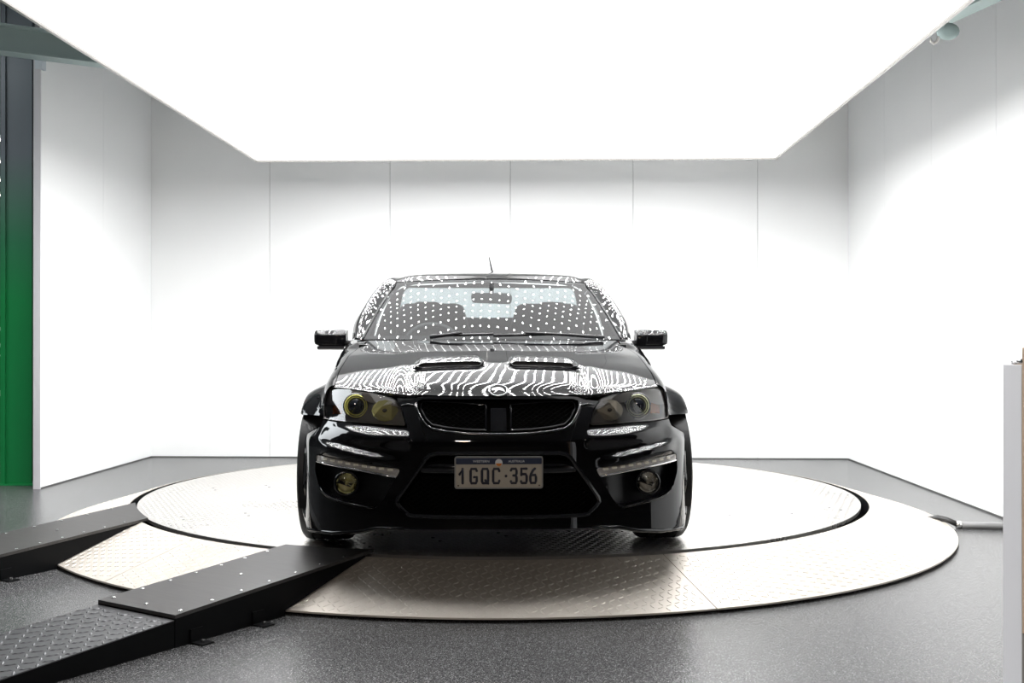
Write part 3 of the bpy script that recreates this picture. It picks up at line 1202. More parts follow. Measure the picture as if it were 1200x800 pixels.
def facet_bowl(prof, n, Mt):
    """lamp bowl whose facets tip this way and that"""
    rnd = random.Random(3)
    b_ = MB().lathe(prof, n)
    b_.v = [(x, y, z + rnd.uniform(-.003, .003)) for x, y, z in b_.v]
    b_.v = [tuple(Mt @ Vector(p)) for p in b_.v]
    return b_


# ---- headlights, daylight strips, fog lamps
for s in (-1, 1):
    yellow = s < 0
    P_ = [(s * x, z) for x, z in LAMP_H]
    hl = empty('headlight', (0, 0, 0), 0, car)
    if yellow:
        hl['label'] = 'headlight with yellow tinted rings'
    FL = lambda x, z: F0(x, z)
    # bowl: a recessed dark tray with a grey upper bezel
    tray = sheet(P_, [], 0.02, lambda x, z: (x, F0(x, z) + 0.06 - 0.02 * sst(.60, .78, abs(x)), z), rim=-0.058, name='lamp_tray')
    link('lamp_tray', tray, M['lamp_tray'], hl)
    bz = [(s * x, z) for x, z in [(.774, .768), (.741, .779), (.58, .764), (.50, .748), (.455, .734), (.432, .704), (.47, .712), (.53, .716), (.57, .722), (.60, .737), (.63, .741), (.66, .736), (.69, .715), (.74, .70), (.787, .70)]]
    link('lamp_bezel', sheet(bz, [], 0.015, lambda x, z: (x, F0(x, z) + 0.007 + 0.25 * max(0, .765 - z), z), rim=0.03, name='lamp_bezel'), M['lamp_grey'], hl)
    # main projector
    pcx, pcz = s * .628, .703
    pr = F0(.628, .70) + 0.022
    T = Matrix.Translation((pcx, pr, pcz)) @ Matrix.Rotation(PI / 2, 4, 'X') @ Matrix.Rotation(s * -0.10, 4, 'Y')
    MB().lathe([(.058, -.03), (.057, .004), (.052, .008), (.048, .003), (.047, -.02)], 32, T).build('projector_shroud', M['lamp_dark'], hl, smooth=True)
    halo = M['halo'] if yellow else M['halo_pale']
    MB().tube([T @ Vector((.0485 * math.cos(a), .0485 * math.sin(a), .010)) for a in [2 * PI * k / 32 for k in range(32)]], .0026, 8, closed=True).build('halo_ring', halo, hl, smooth=True)
    MB().tube([T @ Vector((.040 * math.cos(a), .040 * math.sin(a), .004)) for a in [2 * PI * k / 32 for k in range(32)]], .0030, 8, closed=True).build('halo_ring', halo, hl, smooth=True)
    MB().lathe([(.036 * math.cos(a), .020 * math.sin(a)) for a in [PI / 2 * k / 8 for k in range(9)]], 32, T).build('projector_lens', M['proj_glass'], hl, smooth=True)
    # inner reflector bowl with a bulb cap
    T2 = Matrix.Translation((s * .492, F0(.49, .69) + 0.02, .688)) @ Matrix.Rotation(PI / 2, 4, 'X') @ Matrix.Rotation(s * -0.15, 4, 'Y') @ Matrix.Diagonal((1.15, .95, 1, 1))
    refl = M['reflector_yellow'] if yellow else M['reflector']
    facet_bowl([(.050, 0), (.046, -.010), (.036, -.022), (.024, -.032), (.010, -.036)], 12, T2).build('lamp_reflector', refl, hl, smooth=False)
    MB().lathe([(.0135, -.03), (.0135, -.004), (.009, 0), (0, .001)], 16, T2).build('bulb_cap', M['lamp_dark'], hl, smooth=True)
    # amber side marker
    am = [(s * x, z) for x, z in [(.695, .665), (.745, .66), (.752, .715), (.715, .735), (.70, .70)]]
    link('amber_marker', sheet(am, [], 0.012, lambda x, z: (x, F0(x, z) + 0.035, z), rim=0.012, name='amber_marker'), M['amber'], hl)
    link('lamp_lens', sheet(P_, [], 0.012, lambda x, z: (x, F0(x, z) + 0.0015, z), name='lamp_lens', normal=nrm_of(F0)), M['lamp_glass'], hl)

    # fog pocket: a slanting dark tray
    fog = [(s * x, z) for x, z in FOG_H]
    fp = lambda x, z: (x, F0(x, z) + 0.050 + 0.03 * sst(.45, .56, abs(x)), z)
    link('fog_pocket', sheet(fog, [], 0.015, fp, rim=-0.04, name='fog_pocket'), M['pocket_black'], car)
    # daylight strip
    dr = empty('daylight_strip', (0, 0, 0), 0, car)
    drl = rounded([(s * x, z) for x, z in Q([(.412, .4435), (.606, .4625), (.822, .4725), (.828, .462), (.822, .443), (.60, .430), (.437, .409)])], 0.006)
    fd = lambda x, z: (x, F0(x, z) + 0.004, z)
    link('strip_housing', sheet(drl, [], 0.012, fd, rim=0.045, name='strip_housing'), M['satin'], dr)
    tp = [(s * x, z) for x, z in Q([(.43, .441), (.606, .457), (.815, .4675), (.815, .452), (.60, .4405), (.44, .423)])]
    link('strip_lens', sheet(tp, [], 0.012, lambda x, z: (x, F0(x, z) - 0.001, z), rim=0.006, name='strip_lens'), M['lamp_grey'], dr)
    for k in range(9):
        x = .462 + k * .039
        z = .4385 + (x - .43) * .0775 - max(0, x - .606) * .02
        (x, z), = Q([(x, z)])
        TT = Matrix.Translation((s * x, F0(x, z) - 0.001, z)) @ Matrix.Rotation(math.atan2(s * (F0(x + .01, z) - F0(x - .01, z)) / .02, 1), 4, 'Z')
        MB().box(-.013, .013, -.004, .004, -.0055, .0055, TT).build('daylight_led', M['led'], dr, bevel=0.002, seg=1)
    cb = [(s * x, F0(x, z) - 0.004, z) for x, z in Q([(.438, .4105), (.50, .4195), (.60, .4315), (.70, .438), (.78, .4425), (.823, .444)])]
    MB().tube(cb, [.0035, .005, .005, .005, .005, .0035], 8).build('strip_trim', M['chrome'], dr, smooth=True)
    # fog lamp
    fgl = empty('fog_lamp', (0, 0, 0), 0, car)
    if yellow:
        fgl['label'] = 'yellow tinted fog lamp'
    T3 = Matrix.Translation((s * .659, F0(.65, .372) + 0.016, .372)) @ Matrix.Rotation(PI / 2, 4, 'X') @ Matrix.Rotation(s * -0.1, 4, 'Y')
    MB().lathe([(.055, -.05), (.055, .004), (.050, .008), (.045, .003), (.044, -.02)], 28, T3).build('fog_bezel', M['gloss_black'], fgl, smooth=True)
    facet_bowl([(.044, .002), (.036, -.008), (.024, -.015), (.006, -.02)], 16, T3).build('fog_reflector', refl, fgl)
    MB().lathe([(.012, -.022), (.012, -.004), (.0, -.001)], 12, T3).build('fog_bulb_cap', M['lamp_dark'], fgl, smooth=True)
    MB().lathe([(.044, .002), (.03, .008), (.015, .0105), (0, .011)], 24, T3).build('fog_lens', M['lamp_glass'], fgl, smooth=True)
    # bright lower edge of the fog pocket
    ed = Q([(.803, .330), (.792, .312), (.765, .298), (.726, .287), (.66, .281), (.61, .2775), (.565, .272), (.535, .2685)])
    MB().tube([(s * x, F(x, z) - 0.001, z) for x, z in ed], [.002, .004, .005, .005, .005, .005, .005, .003], 8).build('fog_pocket_lip', M['paint'], bumper, smooth=True)

# ---- bonnet
ce_y = pchip([0, .1, .25, .5, .75, 1], [.113, .235, .42, .72, 1.03, 1.335])
ce_z = pchip([0, .04, .1, .25, .5, .75, 1], [.754, .783, .808, .855, .907, .960, .996])
fr_x = [(0, .113), (.138, .115), (.324, .141), (.378, .150), (.449, .172), (.58, .266), (.66, .338), (.741, .429)]
fr_y = pchip([p[0] for p in fr_x], [p[1] for p in fr_x])
re_y = pchip([0, .35, .55, .70], [1.335, 1.385, 1.46, 1.575])
ed_x = pchip([0, .33, .6, .8, 1], [.741, .757, .757, .732, .70])
ed_y = pchip([0, .33, .6, .8, 1], [.429, .80, 1.10, 1.35, 1.575])
ed_z = pchip([0, .1, .33, .6, .8, 1], [.782, .808, .860, .913, .955, .998])


def bonnet(u, v):
    """u across (-1..1), v from the nose (0) to the windscreen (1)"""
    a = abs(u)
    X = ed_x(v) * u
    yf, yr = fr_y(a * .741), re_y(a * .70)
    t_ = (ce_y(v) - .113) / (1.335 - .113)
    y_lin = yf + (yr - yf) * t_
    Y = y_lin + (ed_y(v) - (.429 + (1.575 - .429) * t_)) * a * a
    z = ce_z(v) + (ed_z(v) - ce_z(v)) * (a ** 2.2)
    z += 0.012 * math.sin(PI * min(1, v * 1.0)) * (1 - a * a) * 0.5
    xb = .375 + .10 * v
    ax = abs(X)
    z += 0.013 * (1 - sst(xb - .06, xb + .02, ax)) * (1 - .75 * v) * sst(0, .06, v)
    z -= 0.012 * 0.35 * math.exp(-((ax - .405 - .08 * v) / .04) ** 2) * (1 - sst(.0, .5, v))
    z += 0.003 * math.exp(-((ax - .56) / .12) ** 2) * sst(0, .05, v) * (1 - sst(.1, .6, v))
    # shallow run-in ahead of the two scoops
    z -= 0.009 * sst(.05, .09, ax) * (1 - sst(.36, .41, ax)) * sst(.36, .50, Y) * (1 - sst(.52, .56, Y))
    return Vector((X, Y, z))


nu, nv = 128, 96
rows = [[bonnet(-1 + 2 * j / nu, (i / nv) ** 1.15) for j in range(nu + 1)] for i in range(nv + 1)]
# folded front edge
rows.insert(0, [p + Vector((0, .004, -.012)) for p in rows[0]])
rows.insert(0, [p + Vector((0, .03, -.006)) for p in rows[0]])
hood = grid_mesh(rows).build('bonnet', M['paint'], car, smooth=True, sharp=60)


def bz_at(x, y):
    """height of the bonnet at x, y"""
    lo, hi = 0.0, 1.0
    for _ in range(30):
        m_ = (lo + hi) / 2
        p = bonnet(max(-1, min(1, x / ed_x(m_))), m_)
        if p.y < y:
            lo = m_
        else:
            hi = m_
    return p.z


# scoops: raised lids with dark forward-facing mouths
for s in (-1, 1):
    ys = .505
    X0, X1 = .058, .392
    rows = []
    NX, NY = 24, 12
    for i in range(NY + 1):
        t_ = i / NY
        y = ys - 0.004 + t_ * .34
        r_ = []
        for j in range(NX + 1):
            w = j / NX
            x = X0 + (X1 - X0) * w
            side = sst(0, .10, w) * (1 - sst(.84, 1.0, w))
            h_ = (.022 * (1 - sst(.0, .9, t_))) * side + 0.0008 - 0.006 * t_
            r_.append((s * x, y, bz_at(x, y) + h_))
        rows.append(r_)
    lid = grid_mesh(rows).build('scoop_lid', M['paint'], hood, smooth=True)
    # mouth: an upright dark opening set back under the lid, framed by a thin lip
    top, bot = [], []
    for j in range(NX + 1):
        w = j / NX
        x = X0 + .004 + (X1 - X0 - .008) * w
        side = sst(0, .10, w) * (1 - sst(.84, 1.0, w))
        top.append((s * x, ys + .006, bz_at(x, ys) + .021 * side + .0006))
        xb = X0 + .008 + (X1 - .040 - X0) * w
        bot.append((s * xb, ys - .004, bz_at(xb, ys - .004) - .003))
    grid_mesh([top, bot]).build('scoop_mouth', M['interior'], hood)
    lipc = [(s * (X0 + .002), ys - .004, bz_at(X0, ys) + .014), (s * (X0 + .008), ys - .012, bz_at(X0, ys - .01) + .004)] + [(p[0], ys - .014, bz_at(abs(p[0]), ys - .014) + .001) for p in bot[1:-1:2]] + [(s * (X1 - .035), ys - .012, bz_at(X1 - .03, ys) + .004), (s * (X1 - .006), ys - .004, bz_at(X1, ys) + .012)]
    MB().tube(lipc, .0032, 8).build('scoop_lip', M['gloss_black'], hood, smooth=True)

# badge on the nose: oval chrome ring, black field, leaping cat-like lion
bz0 = bonnet(0, 0.03)
bt = Matrix.Translation((0, bz0.y - 0.033, bz0.z - .006)) @ Matrix.Rotation(math.radians(-42), 4, 'X')
badge = empty('badge', (0, 0, 0), 0, car)
ov = [Vector((.039 * math.cos(a), 0, .030 * math.sin(a))) for a in [2 * PI * k / 36 for k in range(36)]]
MB().tube([bt @ p for p in ov], .0042, 8, closed=True).build('badge_ring', M['chrome'], badge, smooth=True)
MB().prism([(p.x, p.z) for p in ov], -.001, .008, bt @ XZ).build('badge_field', M['interior'], badge)
lion = [(-.029, .006), (-.024, .012), (-.016, .013), (-.006, .016), (.008, .0165), (.019, .011), (.026, .001), (.029, -.009), (.026, -.011), (.021, -.004), (.012, -.003), (.004, .002),
        (-.004, -.004), (-.010, -.011), (-.018, -.015), (-.020, -.013), (-.014, -.008), (-.012, -.002), (-.018, .000), (-.024, -.003), (-.028, .000)]
MB().prism(lion, -.0035, .0, bt @ XZ).build('badge_lion', M['chrome'], badge)

# ---- flanks
WY1, WY2, WZ, WR = .93, 3.94, .338, .338
AR = .383
By = pchip([.44, .6, .93, 1.3, 1.75, 2.5, 3.5, 4.4, 4.95], [.797, .826, .853, .893, .922, .93, .925, .915, .88])


def G(y, z):
    x = By(y)
    if z > .62:
        x -= .7 * (z - .62) ** 2
    if z < .5:
        x -= .35 * (.5 - z) ** 2
    r = math.hypot(y - WY1, z - WZ)
    x += max(0, .945 - By(WY1) - (By(y) - By(WY1)) * .7) * (1 - sst(AR + .004, AR + .078, r))
    r = math.hypot(y - WY2, z - WZ)
    x += .025 * (1 - sst(AR, AR + .08, r))
    return x


hx = pchip([.40, .43, .8, 1.1, 1.35, 1.575, 1.68, 1.78, 1.9, 3.0, 3.3, 4.95], [.742, .745, .7605, .7605, .735, .704, .745, .80, .812, .80, .765, .745])
hz = pchip([.40, .43, .8, 1.1, 1.35, 1.575, 1.78, 2.4, 3.0, 4.95], [.776, .784, .860, .912, .954, .998, 1.003, 1.008, 1.02, 1.03])
sz = pchip([.44, .6, .95, 1.3, 1.75, 2.5, 4.95], [.735, .755, .815, .875, .955, .965, .975])


def zlow(y):
    for wy in (WY1, WY2):
        d = abs(y - wy)
        if d < AR:
            a = WZ + math.sqrt(AR * AR - d * d)
            if wy == WY1 and y < wy and a < .64:
                return .64
            return max(a, .2)
    if y < WY1:
        return .64
    return .20


def flank(s, y0, y1, extra=()):
    ys = [y0 + (y1 - y0) * k / max(2, int((y1 - y0) / .03)) for k in range(max(2, int((y1 - y0) / .03)) + 1)]
    for wy in (WY1, WY2):
        for e in (-AR - .002, -AR + .001, -AR + .012, AR - .012, AR - .001, AR + .002):
            if y0 < wy + e < y1:
                ys.append(wy + e)
    ys = sorted(set(ys))
    rows = []
    NT, NS = 8, 34
    for y in ys:
        a = Vector((hx(y), hz(y)))
        zs_ = sz(y)
        c_ = Vector((G(y, zs_), zs_))
        e = .01
        sl = (G(y, zs_ - e) - c_.x) / e          # slope of the side at the shoulder
        ctl = Vector((c_.x - sl * (a.y - c_.y) * .55, c_.y + (a.y - c_.y) * .85))
        r_ = []
        for k in range(NT):
            t_ = k / NT
            q = a * (1 - t_) ** 2 + ctl * 2 * t_ * (1 - t_) + c_ * t_ * t_
            r_.append((s * q.x, y, q.y))
        zl = zlow(y)
        for k in range(NS + 1):
            z = zs_ + (zl - zs_) * k / NS
            r_.append((s * G(y, z), y, z))
        # folded inner edge
        r_.append((s * (G(y, zl) - .05), y, zl - .0))
        rows.append(r_)
    return grid_mesh(rows)


for s in (-1, 1):
    flank(s, .455, 1.782).build('front_fender', M['paint'], car, smooth=True, sharp=50)
    dr_ = flank(s, 1.790, 3.02).build('door', M['paint'], car, smooth=True, sharp=50)
    MB().tube([(s * (G(2.75, .86) + .012), 2.66, .86), (s * (G(2.75, .86) + .035), 2.70, .862), (s * (G(2.75, .86) + .035), 2.84, .866), (s * (G(2.75, .86) + .012), 2.88, .868)], .012, 8).build('door_handle', M['paint'], dr_, smooth=True)
    flank(s, 3.028, 4.95).build('rear_quarter', M['paint'], car, smooth=True, sharp=50)
    # front face of the fender beside the headlight
    fr_face = []
    for z in [.645 + k * .0135 for k in range(10)]:
        x_o = G(.455, z)
        x_i = .785
        fr_face.append([(s * x_i, F0(.785, z) + .012, z), (s * (x_i + x_o) / 2, .455, z), (s * x_o, .457, z)])
    # sills
    MB().box(min(s * .80, s * .885), max(s * .80, s * .885), 1.33, 3.54, .165, .215).build('side_skirt', M['paint'], car, bevel=.015)
    # wheel housings: half drums that close the arch towards the middle
    for wy in (WY1, WY2):
        vs_, fs_ = [], []
        n = 24
        for k in range(n + 1):
            a = -0.35 + (PI + .7) * k / n
            for x in (.925 if wy == WY1 else .90, .50):
                vs_.append((s * x, wy + (AR + .002) * math.cos(a), WZ + (AR + .002) * math.sin(a)))
        for k in range(n):
            fs_.append((2 * k, 2 * k + 1, 2 * k + 3, 2 * k + 2))
        MB().add(vs_, fs_).build('wheel_liner', M['black_plastic'], car, smooth=True)

# ---- wheels
def make_wheel(s, wy):
    xc = s * .8225
    w = empty('wheel', (xc, wy, WZ), 0, car)
    TX = Matrix.Rotation(s * PI / 2, 4, 'Y')
    hwid = .1225
    prof = [(.250, -hwid + .01), (.285, -hwid - .002), (.315, -hwid), (.329, -hwid + .012), (.3355, -hwid + .03)]
    for g in (-.066, -.024, .024, .066):
        prof += [(.338, g - .006), (.331, g - .005), (.331, g + .005), (.338, g + .006)]
    prof += [(.3355, hwid - .03), (.329, hwid - .012), (.315, hwid), (.285, hwid + .002), (.250, hwid - .01)]
    MB().lathe(prof, 64, TX, close=True).build('tyre', M['rubber'], w, smooth=True, sharp=35)
    MB().lathe([(.252, -.11), (.235, -.10), (.225, -.04), (.225, .06), (.238, .105), (.252, .114), (.256, .108), (.250, -.108)], 48, TX, close=True).build('rim', M['alloy'], w, smooth=True)
    for k in range(5):
        for q in (-1, 1):
            a = 2 * PI * k / 5
            T_ = TX @ Matrix.Rotation(a, 4, 'Z')
            b_ = MB()
            p0 = [(-.012 + q * .014, .05, .07), (.012 + q * .014, .05, .07), (.011 + q * .05, .232, .098), (-.011 + q * .05, .232, .098)]
            vv = p0 + [(x, y, z - .022) for x, y, z in p0]
            b_.add([T_ @ Vector(v_) for v_ in vv], [(0, 1, 2, 3), (7, 6, 5, 4), (0, 4, 5, 1), (1, 5, 6, 2), (2, 6, 7, 3), (3, 7, 4, 0)])
            b_.build('spoke', M['alloy'], w)
    MB().lathe([(.068, .045), (.068, .076), (.05, .084), (0, .086)], 24, TX).build('hub', M['alloy'], w, smooth=True)
    MB().lathe([(.07, .0), (.178, .0), (.178, .026), (.07, .026)], 40, TX, close=True).build('brake_disc', M['disc_steel'], w)
    return w


for s in (-1, 1):
    for wy in (WY1, WY2):
        make_wheel(s, wy)

# ---- glasshouse
def screen_row(X, y0, sag, zc_, ze_, n=12):
    return [(X * (2 * k / n - 1), y0 + sag * abs(2 * k / n - 1) ** 2.12, zc_ + (ze_ - zc_) * abs(2 * k / n - 1) ** 2) for k in range(n + 1)]


ws_b = screen_row(.735, 1.355, .267, 1.002, 1.005)
ws_m = screen_row(.667, 1.722, .203, 1.1930, 1.1858)
ws_t = screen_row(.592, 2.090, .155, 1.373, 1.360)
wsr = patch_points([ws_b, ws_m, ws_t], 64, 32)
ws = grid_mesh(wsr).build('windscreen', M['ws_glass'], car, smooth=True)
# black printed border of the windscreen
for rows_ in ([[p + Vector((0, .002, -.003)) for p in (r_[0], r_[1])] for r_ in wsr], [[p + Vector((0, .002, -.003)) for p in (r_[-2], r_[-1])] for r_ in wsr]):
    grid_mesh(rows_).build('screen_border', M['black_plastic'], ws)
grid_mesh([[p + Vector((0, .002, -.003)) for p in r_] for r_ in wsr[:3]]).build('screen_border', M['black_plastic'], ws)
grid_mesh([[p + Vector((0, .002, -.003)) for p in r_] for r_ in wsr[-2:]]).build('screen_border', M['black_plastic'], ws)
# cowl between bonnet and screen
cow = []
for k in range(41):
    u = -1 + 2 * k / 40
    a = bonnet(u, 1.0)
    q = catmull(ws_b, (u + 1) / 2)
    cow.append((a + Vector((0, -.03, -.012)), Vector((a.x, (a.y + q.y) / 2, min(a.z, q.z) - .018)), q + Vector((0, .012, .004))))
grid_mesh([[c[i] for c in cow] for i in range(3)]).build('cowl_panel', M['black_plastic'], car, smooth=True)

# roof
rf = [
    [(.590 * k, 2.096 + .154 * abs(k) ** 2.12, 1.379 - .015 * k * k) for k in (-1, -.83, -.475, 0, .475, .83, 1)],
    [(-.588, 2.40, 1.398), (-.49, 2.36, 1.413), (-.28, 2.33, 1.421), (0, 2.32, 1.424), (.28, 2.33, 1.421), (.49, 2.36, 1.413), (.588, 2.40, 1.398)],
    [(-.586, 2.62, 1.417), (-.49, 2.60, 1.432), (-.28, 2.59, 1.442), (0, 2.58, 1.446), (.28, 2.59, 1.442), (.49, 2.60, 1.432), (.586, 2.62, 1.417)],
    [(-.584, 2.86, 1.412), (-.49, 2.86, 1.428), (-.28, 2.87, 1.440), (0, 2.87, 1.444), (.28, 2.87, 1.440), (.49, 2.86, 1.428), (.584, 2.86, 1.412)],
    [(-.580, 3.07, 1.382), (-.49, 3.09, 1.398), (-.28, 3.11, 1.410), (0, 3.12, 1.413), (.28, 3.11, 1.410), (.49, 3.09, 1.398), (.580, 3.07, 1.382)],
]
grid_mesh(patch_points(rf, 48, 32)).build('roof', M['paint'], car, smooth=True)
for s in (-1, 1):
    pil = [
        [(.737, 1.624, 1.002), (.782, 1.67, 1.014), (.812, 1.76, 1.000)],
        [(.702, 1.782, 1.098), (.778, 1.84, 1.117), (.818, 1.93, 1.098)],
        [(.668, 1.928, 1.188), (.746, 1.985, 1.213), (.787, 2.08, 1.190)],
        [(.622, 2.118, 1.296), (.694, 2.18, 1.325), (.738, 2.26, 1.300)],
        [(.593, 2.250, 1.362), (.642, 2.32, 1.391), (.690, 2.39, 1.362)],
        [(.590, 2.62, 1.417), (.620, 2.63, 1.415), (.688, 2.65, 1.372)],
        [(.588, 2.86, 1.411), (.618, 2.86, 1.408), (.684, 2.88, 1.362)],
        [(.584, 3.07, 1.381), (.614, 3.07, 1.378), (.672, 3.09, 1.330)],
    ]
    pil = [[(s * x, y, z) for x, y, z in r_] for r_ in pil]
    grid_mesh(patch_points(pil, 12, 56)).build('roof_pillar', M['paint'], car, smooth=True)
    # black rubber seal beside the screen
    MB().tube([(s * (x + .004), y + .002, z + .003) for x, y, z in [(abs(p.x), p.y, p.z) for p in [r_[-1] for r_ in wsr]]], .005, 6).build('screen_seal', M['black_plastic'], car, smooth=True)
    # side window
    sg = [
        [(.815, 1.90, 1.004), (.812, 2.45, 1.008), (.800, 3.00, 1.016)],
        [(.786, 2.09, 1.188), (.772, 2.55, 1.195), (.752, 3.02, 1.190)],
        [(.690, 2.40, 1.360), (.688, 2.65, 1.370), (.674, 3.04, 1.335)],
    ]
    sg = [[(s * x, y, z) for x, y, z in r_] for r_ in sg]
    grid_mesh(patch_points(sg, 16, 14)).build('side_window', M['rear_glass'], car, smooth=True)
    # sail panel from the roof down to the tray
    sl = [
        [(.674, 3.03, 1.335), (.668, 3.10, 1.33), (.60, 3.12, 1.36)],
        [(.740, 3.02, 1.19), (.735, 3.22, 1.20), (.64, 3.22, 1.20)],
        [(.795, 3.00, 1.018), (.765, 3.48, 1.025), (.68, 3.48, 1.025)],
    ]
    sl = [[(s * x, y, z) for x, y, z in r_] for r_ in sl]
    grid_mesh(patch_points(sl, 10, 14)).build('sail_panel', M['paint'], car, smooth=True)
    # door mirror
    mr = empty('door_mirror', (0, 0, 0), 0, car)
    rows = []
    for x, kz, ky, dz in ((.852, .93, .93, 0), (.858, 1, 1, 0), (.92, 1.02, 1.03, 0), (.98, 1.0, 1.0, 0), (1.02, .94, .93, .002), (1.036, .82, .8, .004), (1.042, .62, .6, .006)):
        sec = rounded([(-.062, .9655), (-.072, 1.034), (-.030, 1.064), (.058, 1.064), (.064, .9655)], .014, 4)
        r_ = [(s * x, 1.87 + .03 * (x - .85) + q[0] * ky, 1.01 + (q[1] - 1.01) * kz + dz) for q in sec]
        rows.append(r_ + [r_[0]])
    c0_, c1_ = (s * .852, 1.87, 1.01), (s * 1.042, 1.876, 1.016)
    rows = [[c0_] * len(rows[0])] + rows + [[c1_] * len(rows[0])]
    grid_mesh(rows).build('mirror_shell', M['paint'], mr, smooth=True, sharp=50)
    rows2 = []
    for x in (.862, .90, .97, 1.02):
        rows2.append([(s * x, 1.87 + .02 * (x - .85) - d_, z_) for d_, z_ in ((.0, .944), (.05, .946), (.070, .952), (.0705, .966), (.02, .966))])
    grid_mesh(rows2).build('mirror_base', M['black_plastic'], mr, smooth=True, sharp=30)
    MB().tube([(s * .80, 1.90, .985), (s * .83, 1.885, .982), (s * .875, 1.875, .980)], [.022, .02, .02], 10).build('mirror_arm', M['black_plastic'], mr, smooth=True)
    MB().box(min(s * .862, s * 1.03), max(s * .862, s * 1.03), 1.932, 1.938, .965, 1.055).build('mirror_glass', M['mirror'], mr)
    # seat
    st = empty('seat', (0, 0, 0), 0, car)
    sx = s * .36
    MB().box(sx - .25, sx + .25, 2.05, 2.55, .42, .56).build('seat_cushion', M['seat'], st, bevel=.04, smooth=True)
    pb = [(-.27, .5), (-.27, 1.0), (-.26, 1.19), (-.22, 1.25), (.14, 1.25), (.18, 1.235), (.25, 1.0), (.25, .5)]
    if s < 0:
        pb = [(-x, z) for x, z in reversed(pb)]
    pb = [(-x, z) for x, z in reversed(pb)]
    if False:
        pb = [(-x, z) for x, z in reversed(pb)]
    Ms = Matrix.Translation((sx, 2.62, 0)) @ Matrix(((1, 0, 0, 0), (0, .22, 1, -.12), (0, 1, 0, 0), (0, 0, 0, 1)))
    MB().prism(rounded(pb, .04), -.06, .06, Ms).build('seat_back', M['seat'], st, bevel=.02)
    MB().box(min(sx - s * .03, sx + s * .155), max(sx - s * .03, sx + s * .155), 2.72, 2.83, 1.17, 1.262).build('headrest', M['seat'], st, bevel=.035, seg=3, smooth=True)

# cabin: floor tub, dashboard, rear bulkhead with window, steering wheel, inner mirror
MB().box(-.78, .78, 1.35, 3.14, .25, .29).build('cabin_floor', M['interior'], car)
dash = [[(x * .06 * .74 / .72, y_, z_) for x in range(-12, 13)] for y_, z_ in ((1.42, .975), (1.62, .985), (1.84, .965), (1.90, .90), (1.92, .70))]
grid_mesh(dash).build('dashboard', M['interior'], car, smooth=True)
WIN = rounded([(-.645, 1.165), (.645, 1.165), (.60, 1.34), (.57, 1.372), (-.57, 1.372), (-.60, 1.34)], .03)
BULK = [(-.80, .3), (.80, .3), (.80, 1.0), (.73, 1.20), (.665, 1.34), (.58, 1.385), (0, 1.412), (-.58, 1.385), (-.665, 1.34), (-.73, 1.20), (-.80, 1.0)]
bk = link('rear_bulkhead', sheet(BULK, [WIN], .06, lambda x, z: (x, 3.16 - .10 * (z - .3) + (.04 - .1 * x * x), z), rim=.02, name='rear_bulkhead'), M['interior'], car)
link('rear_window', sheet(WIN, [], .08, lambda x, z: (x, 3.17 - .10 * (z - .3) + (.04 - .1 * x * x), z), name='rear_window'), M['rear_glass'], bk)
stw = empty('steering_wheel', (0, 0, 0), 0, car)
Tw = Matrix.Translation((-.36, 2.02, .93)) @ Matrix.Rotation(math.radians(65), 4, 'X')
MB().tube([Tw @ Vector((.185 * math.cos(a), .185 * math.sin(a), 0)) for a in [2 * PI * k / 28 for k in range(28)]], .016, 8, closed=True).build('wheel_rim', M['seat'], stw, smooth=True)
MB().lathe([(.07, -.03), (.07, .02), (.04, .03), (0, .03)], 16, Tw).build('wheel_boss', M['seat'], stw, smooth=True)
for a in (0, PI, -PI / 2):
    MB().tube([Tw @ Vector((.05 * math.cos(a), .05 * math.sin(a), 0)), Tw @ Vector((.18 * math.cos(a), .18 * math.sin(a), 0))], .015, 8).build('wheel_spoke', M['seat'], stw)
rvm = empty('inner_mirror', (0, 0, 0), 0, car)
rm = rounded([(-.118, 1.226), (.118, 1.218), (.125, 1.262), (.11, 1.284), (-.11, 1.288), (-.125, 1.27)], .02)
MB().prism(rm, 1.965, 1.995, XZ).build('mirror_case', M['interior'], rvm, bevel=.006)
MB().tube([(0, 1.985, 1.28), (0, 1.99, 1.345)], .014, 8).build('mirror_stem', M['interior'], rvm)

# tray, cover and tail
MB().box(-.75, .75, 3.2, 4.93, .55, .60).build('tray_floor', M['interior'], car)
tc_ = [[(x, y, 1.028 + .012 * (1 - (x / .75) ** 2)) for x in [-.745 + 1.49 * k / 12 for k in range(13)]] for y in (3.25, 3.8, 4.4, 4.93)]
grid_mesh(tc_).build('tonneau_cover', M['black_plastic'], car, smooth=True)
tg = [[(x, 4.955 - .05 * (x / .85) ** 2 - (.03 if z > .95 else 0), z) for x in [-.86 + 1.72 * k / 16 for k in range(17)]] for z in (.25, .4, .6, .8, .95, 1.03)]
grid_mesh(tg).build('tailgate', M['paint'], car, smooth=True)
for s in (-1, 1):
    MB().box(min(s * .74, s * .87), max(s * .74, s * .87), 4.90, 4.965, .68, .93).build('tail_lamp', pmat('tail_lamp_red', (.35, .01, .01), .15), car, bevel=.01)
MB().box(-.70, .70, .6, 4.9, .14, .2).build('underbody', M['black_plastic'], car)
MB().box(-.45, .45, .30, 1.30, .2, .66).build('engine_bay', M['black_plastic'], car)

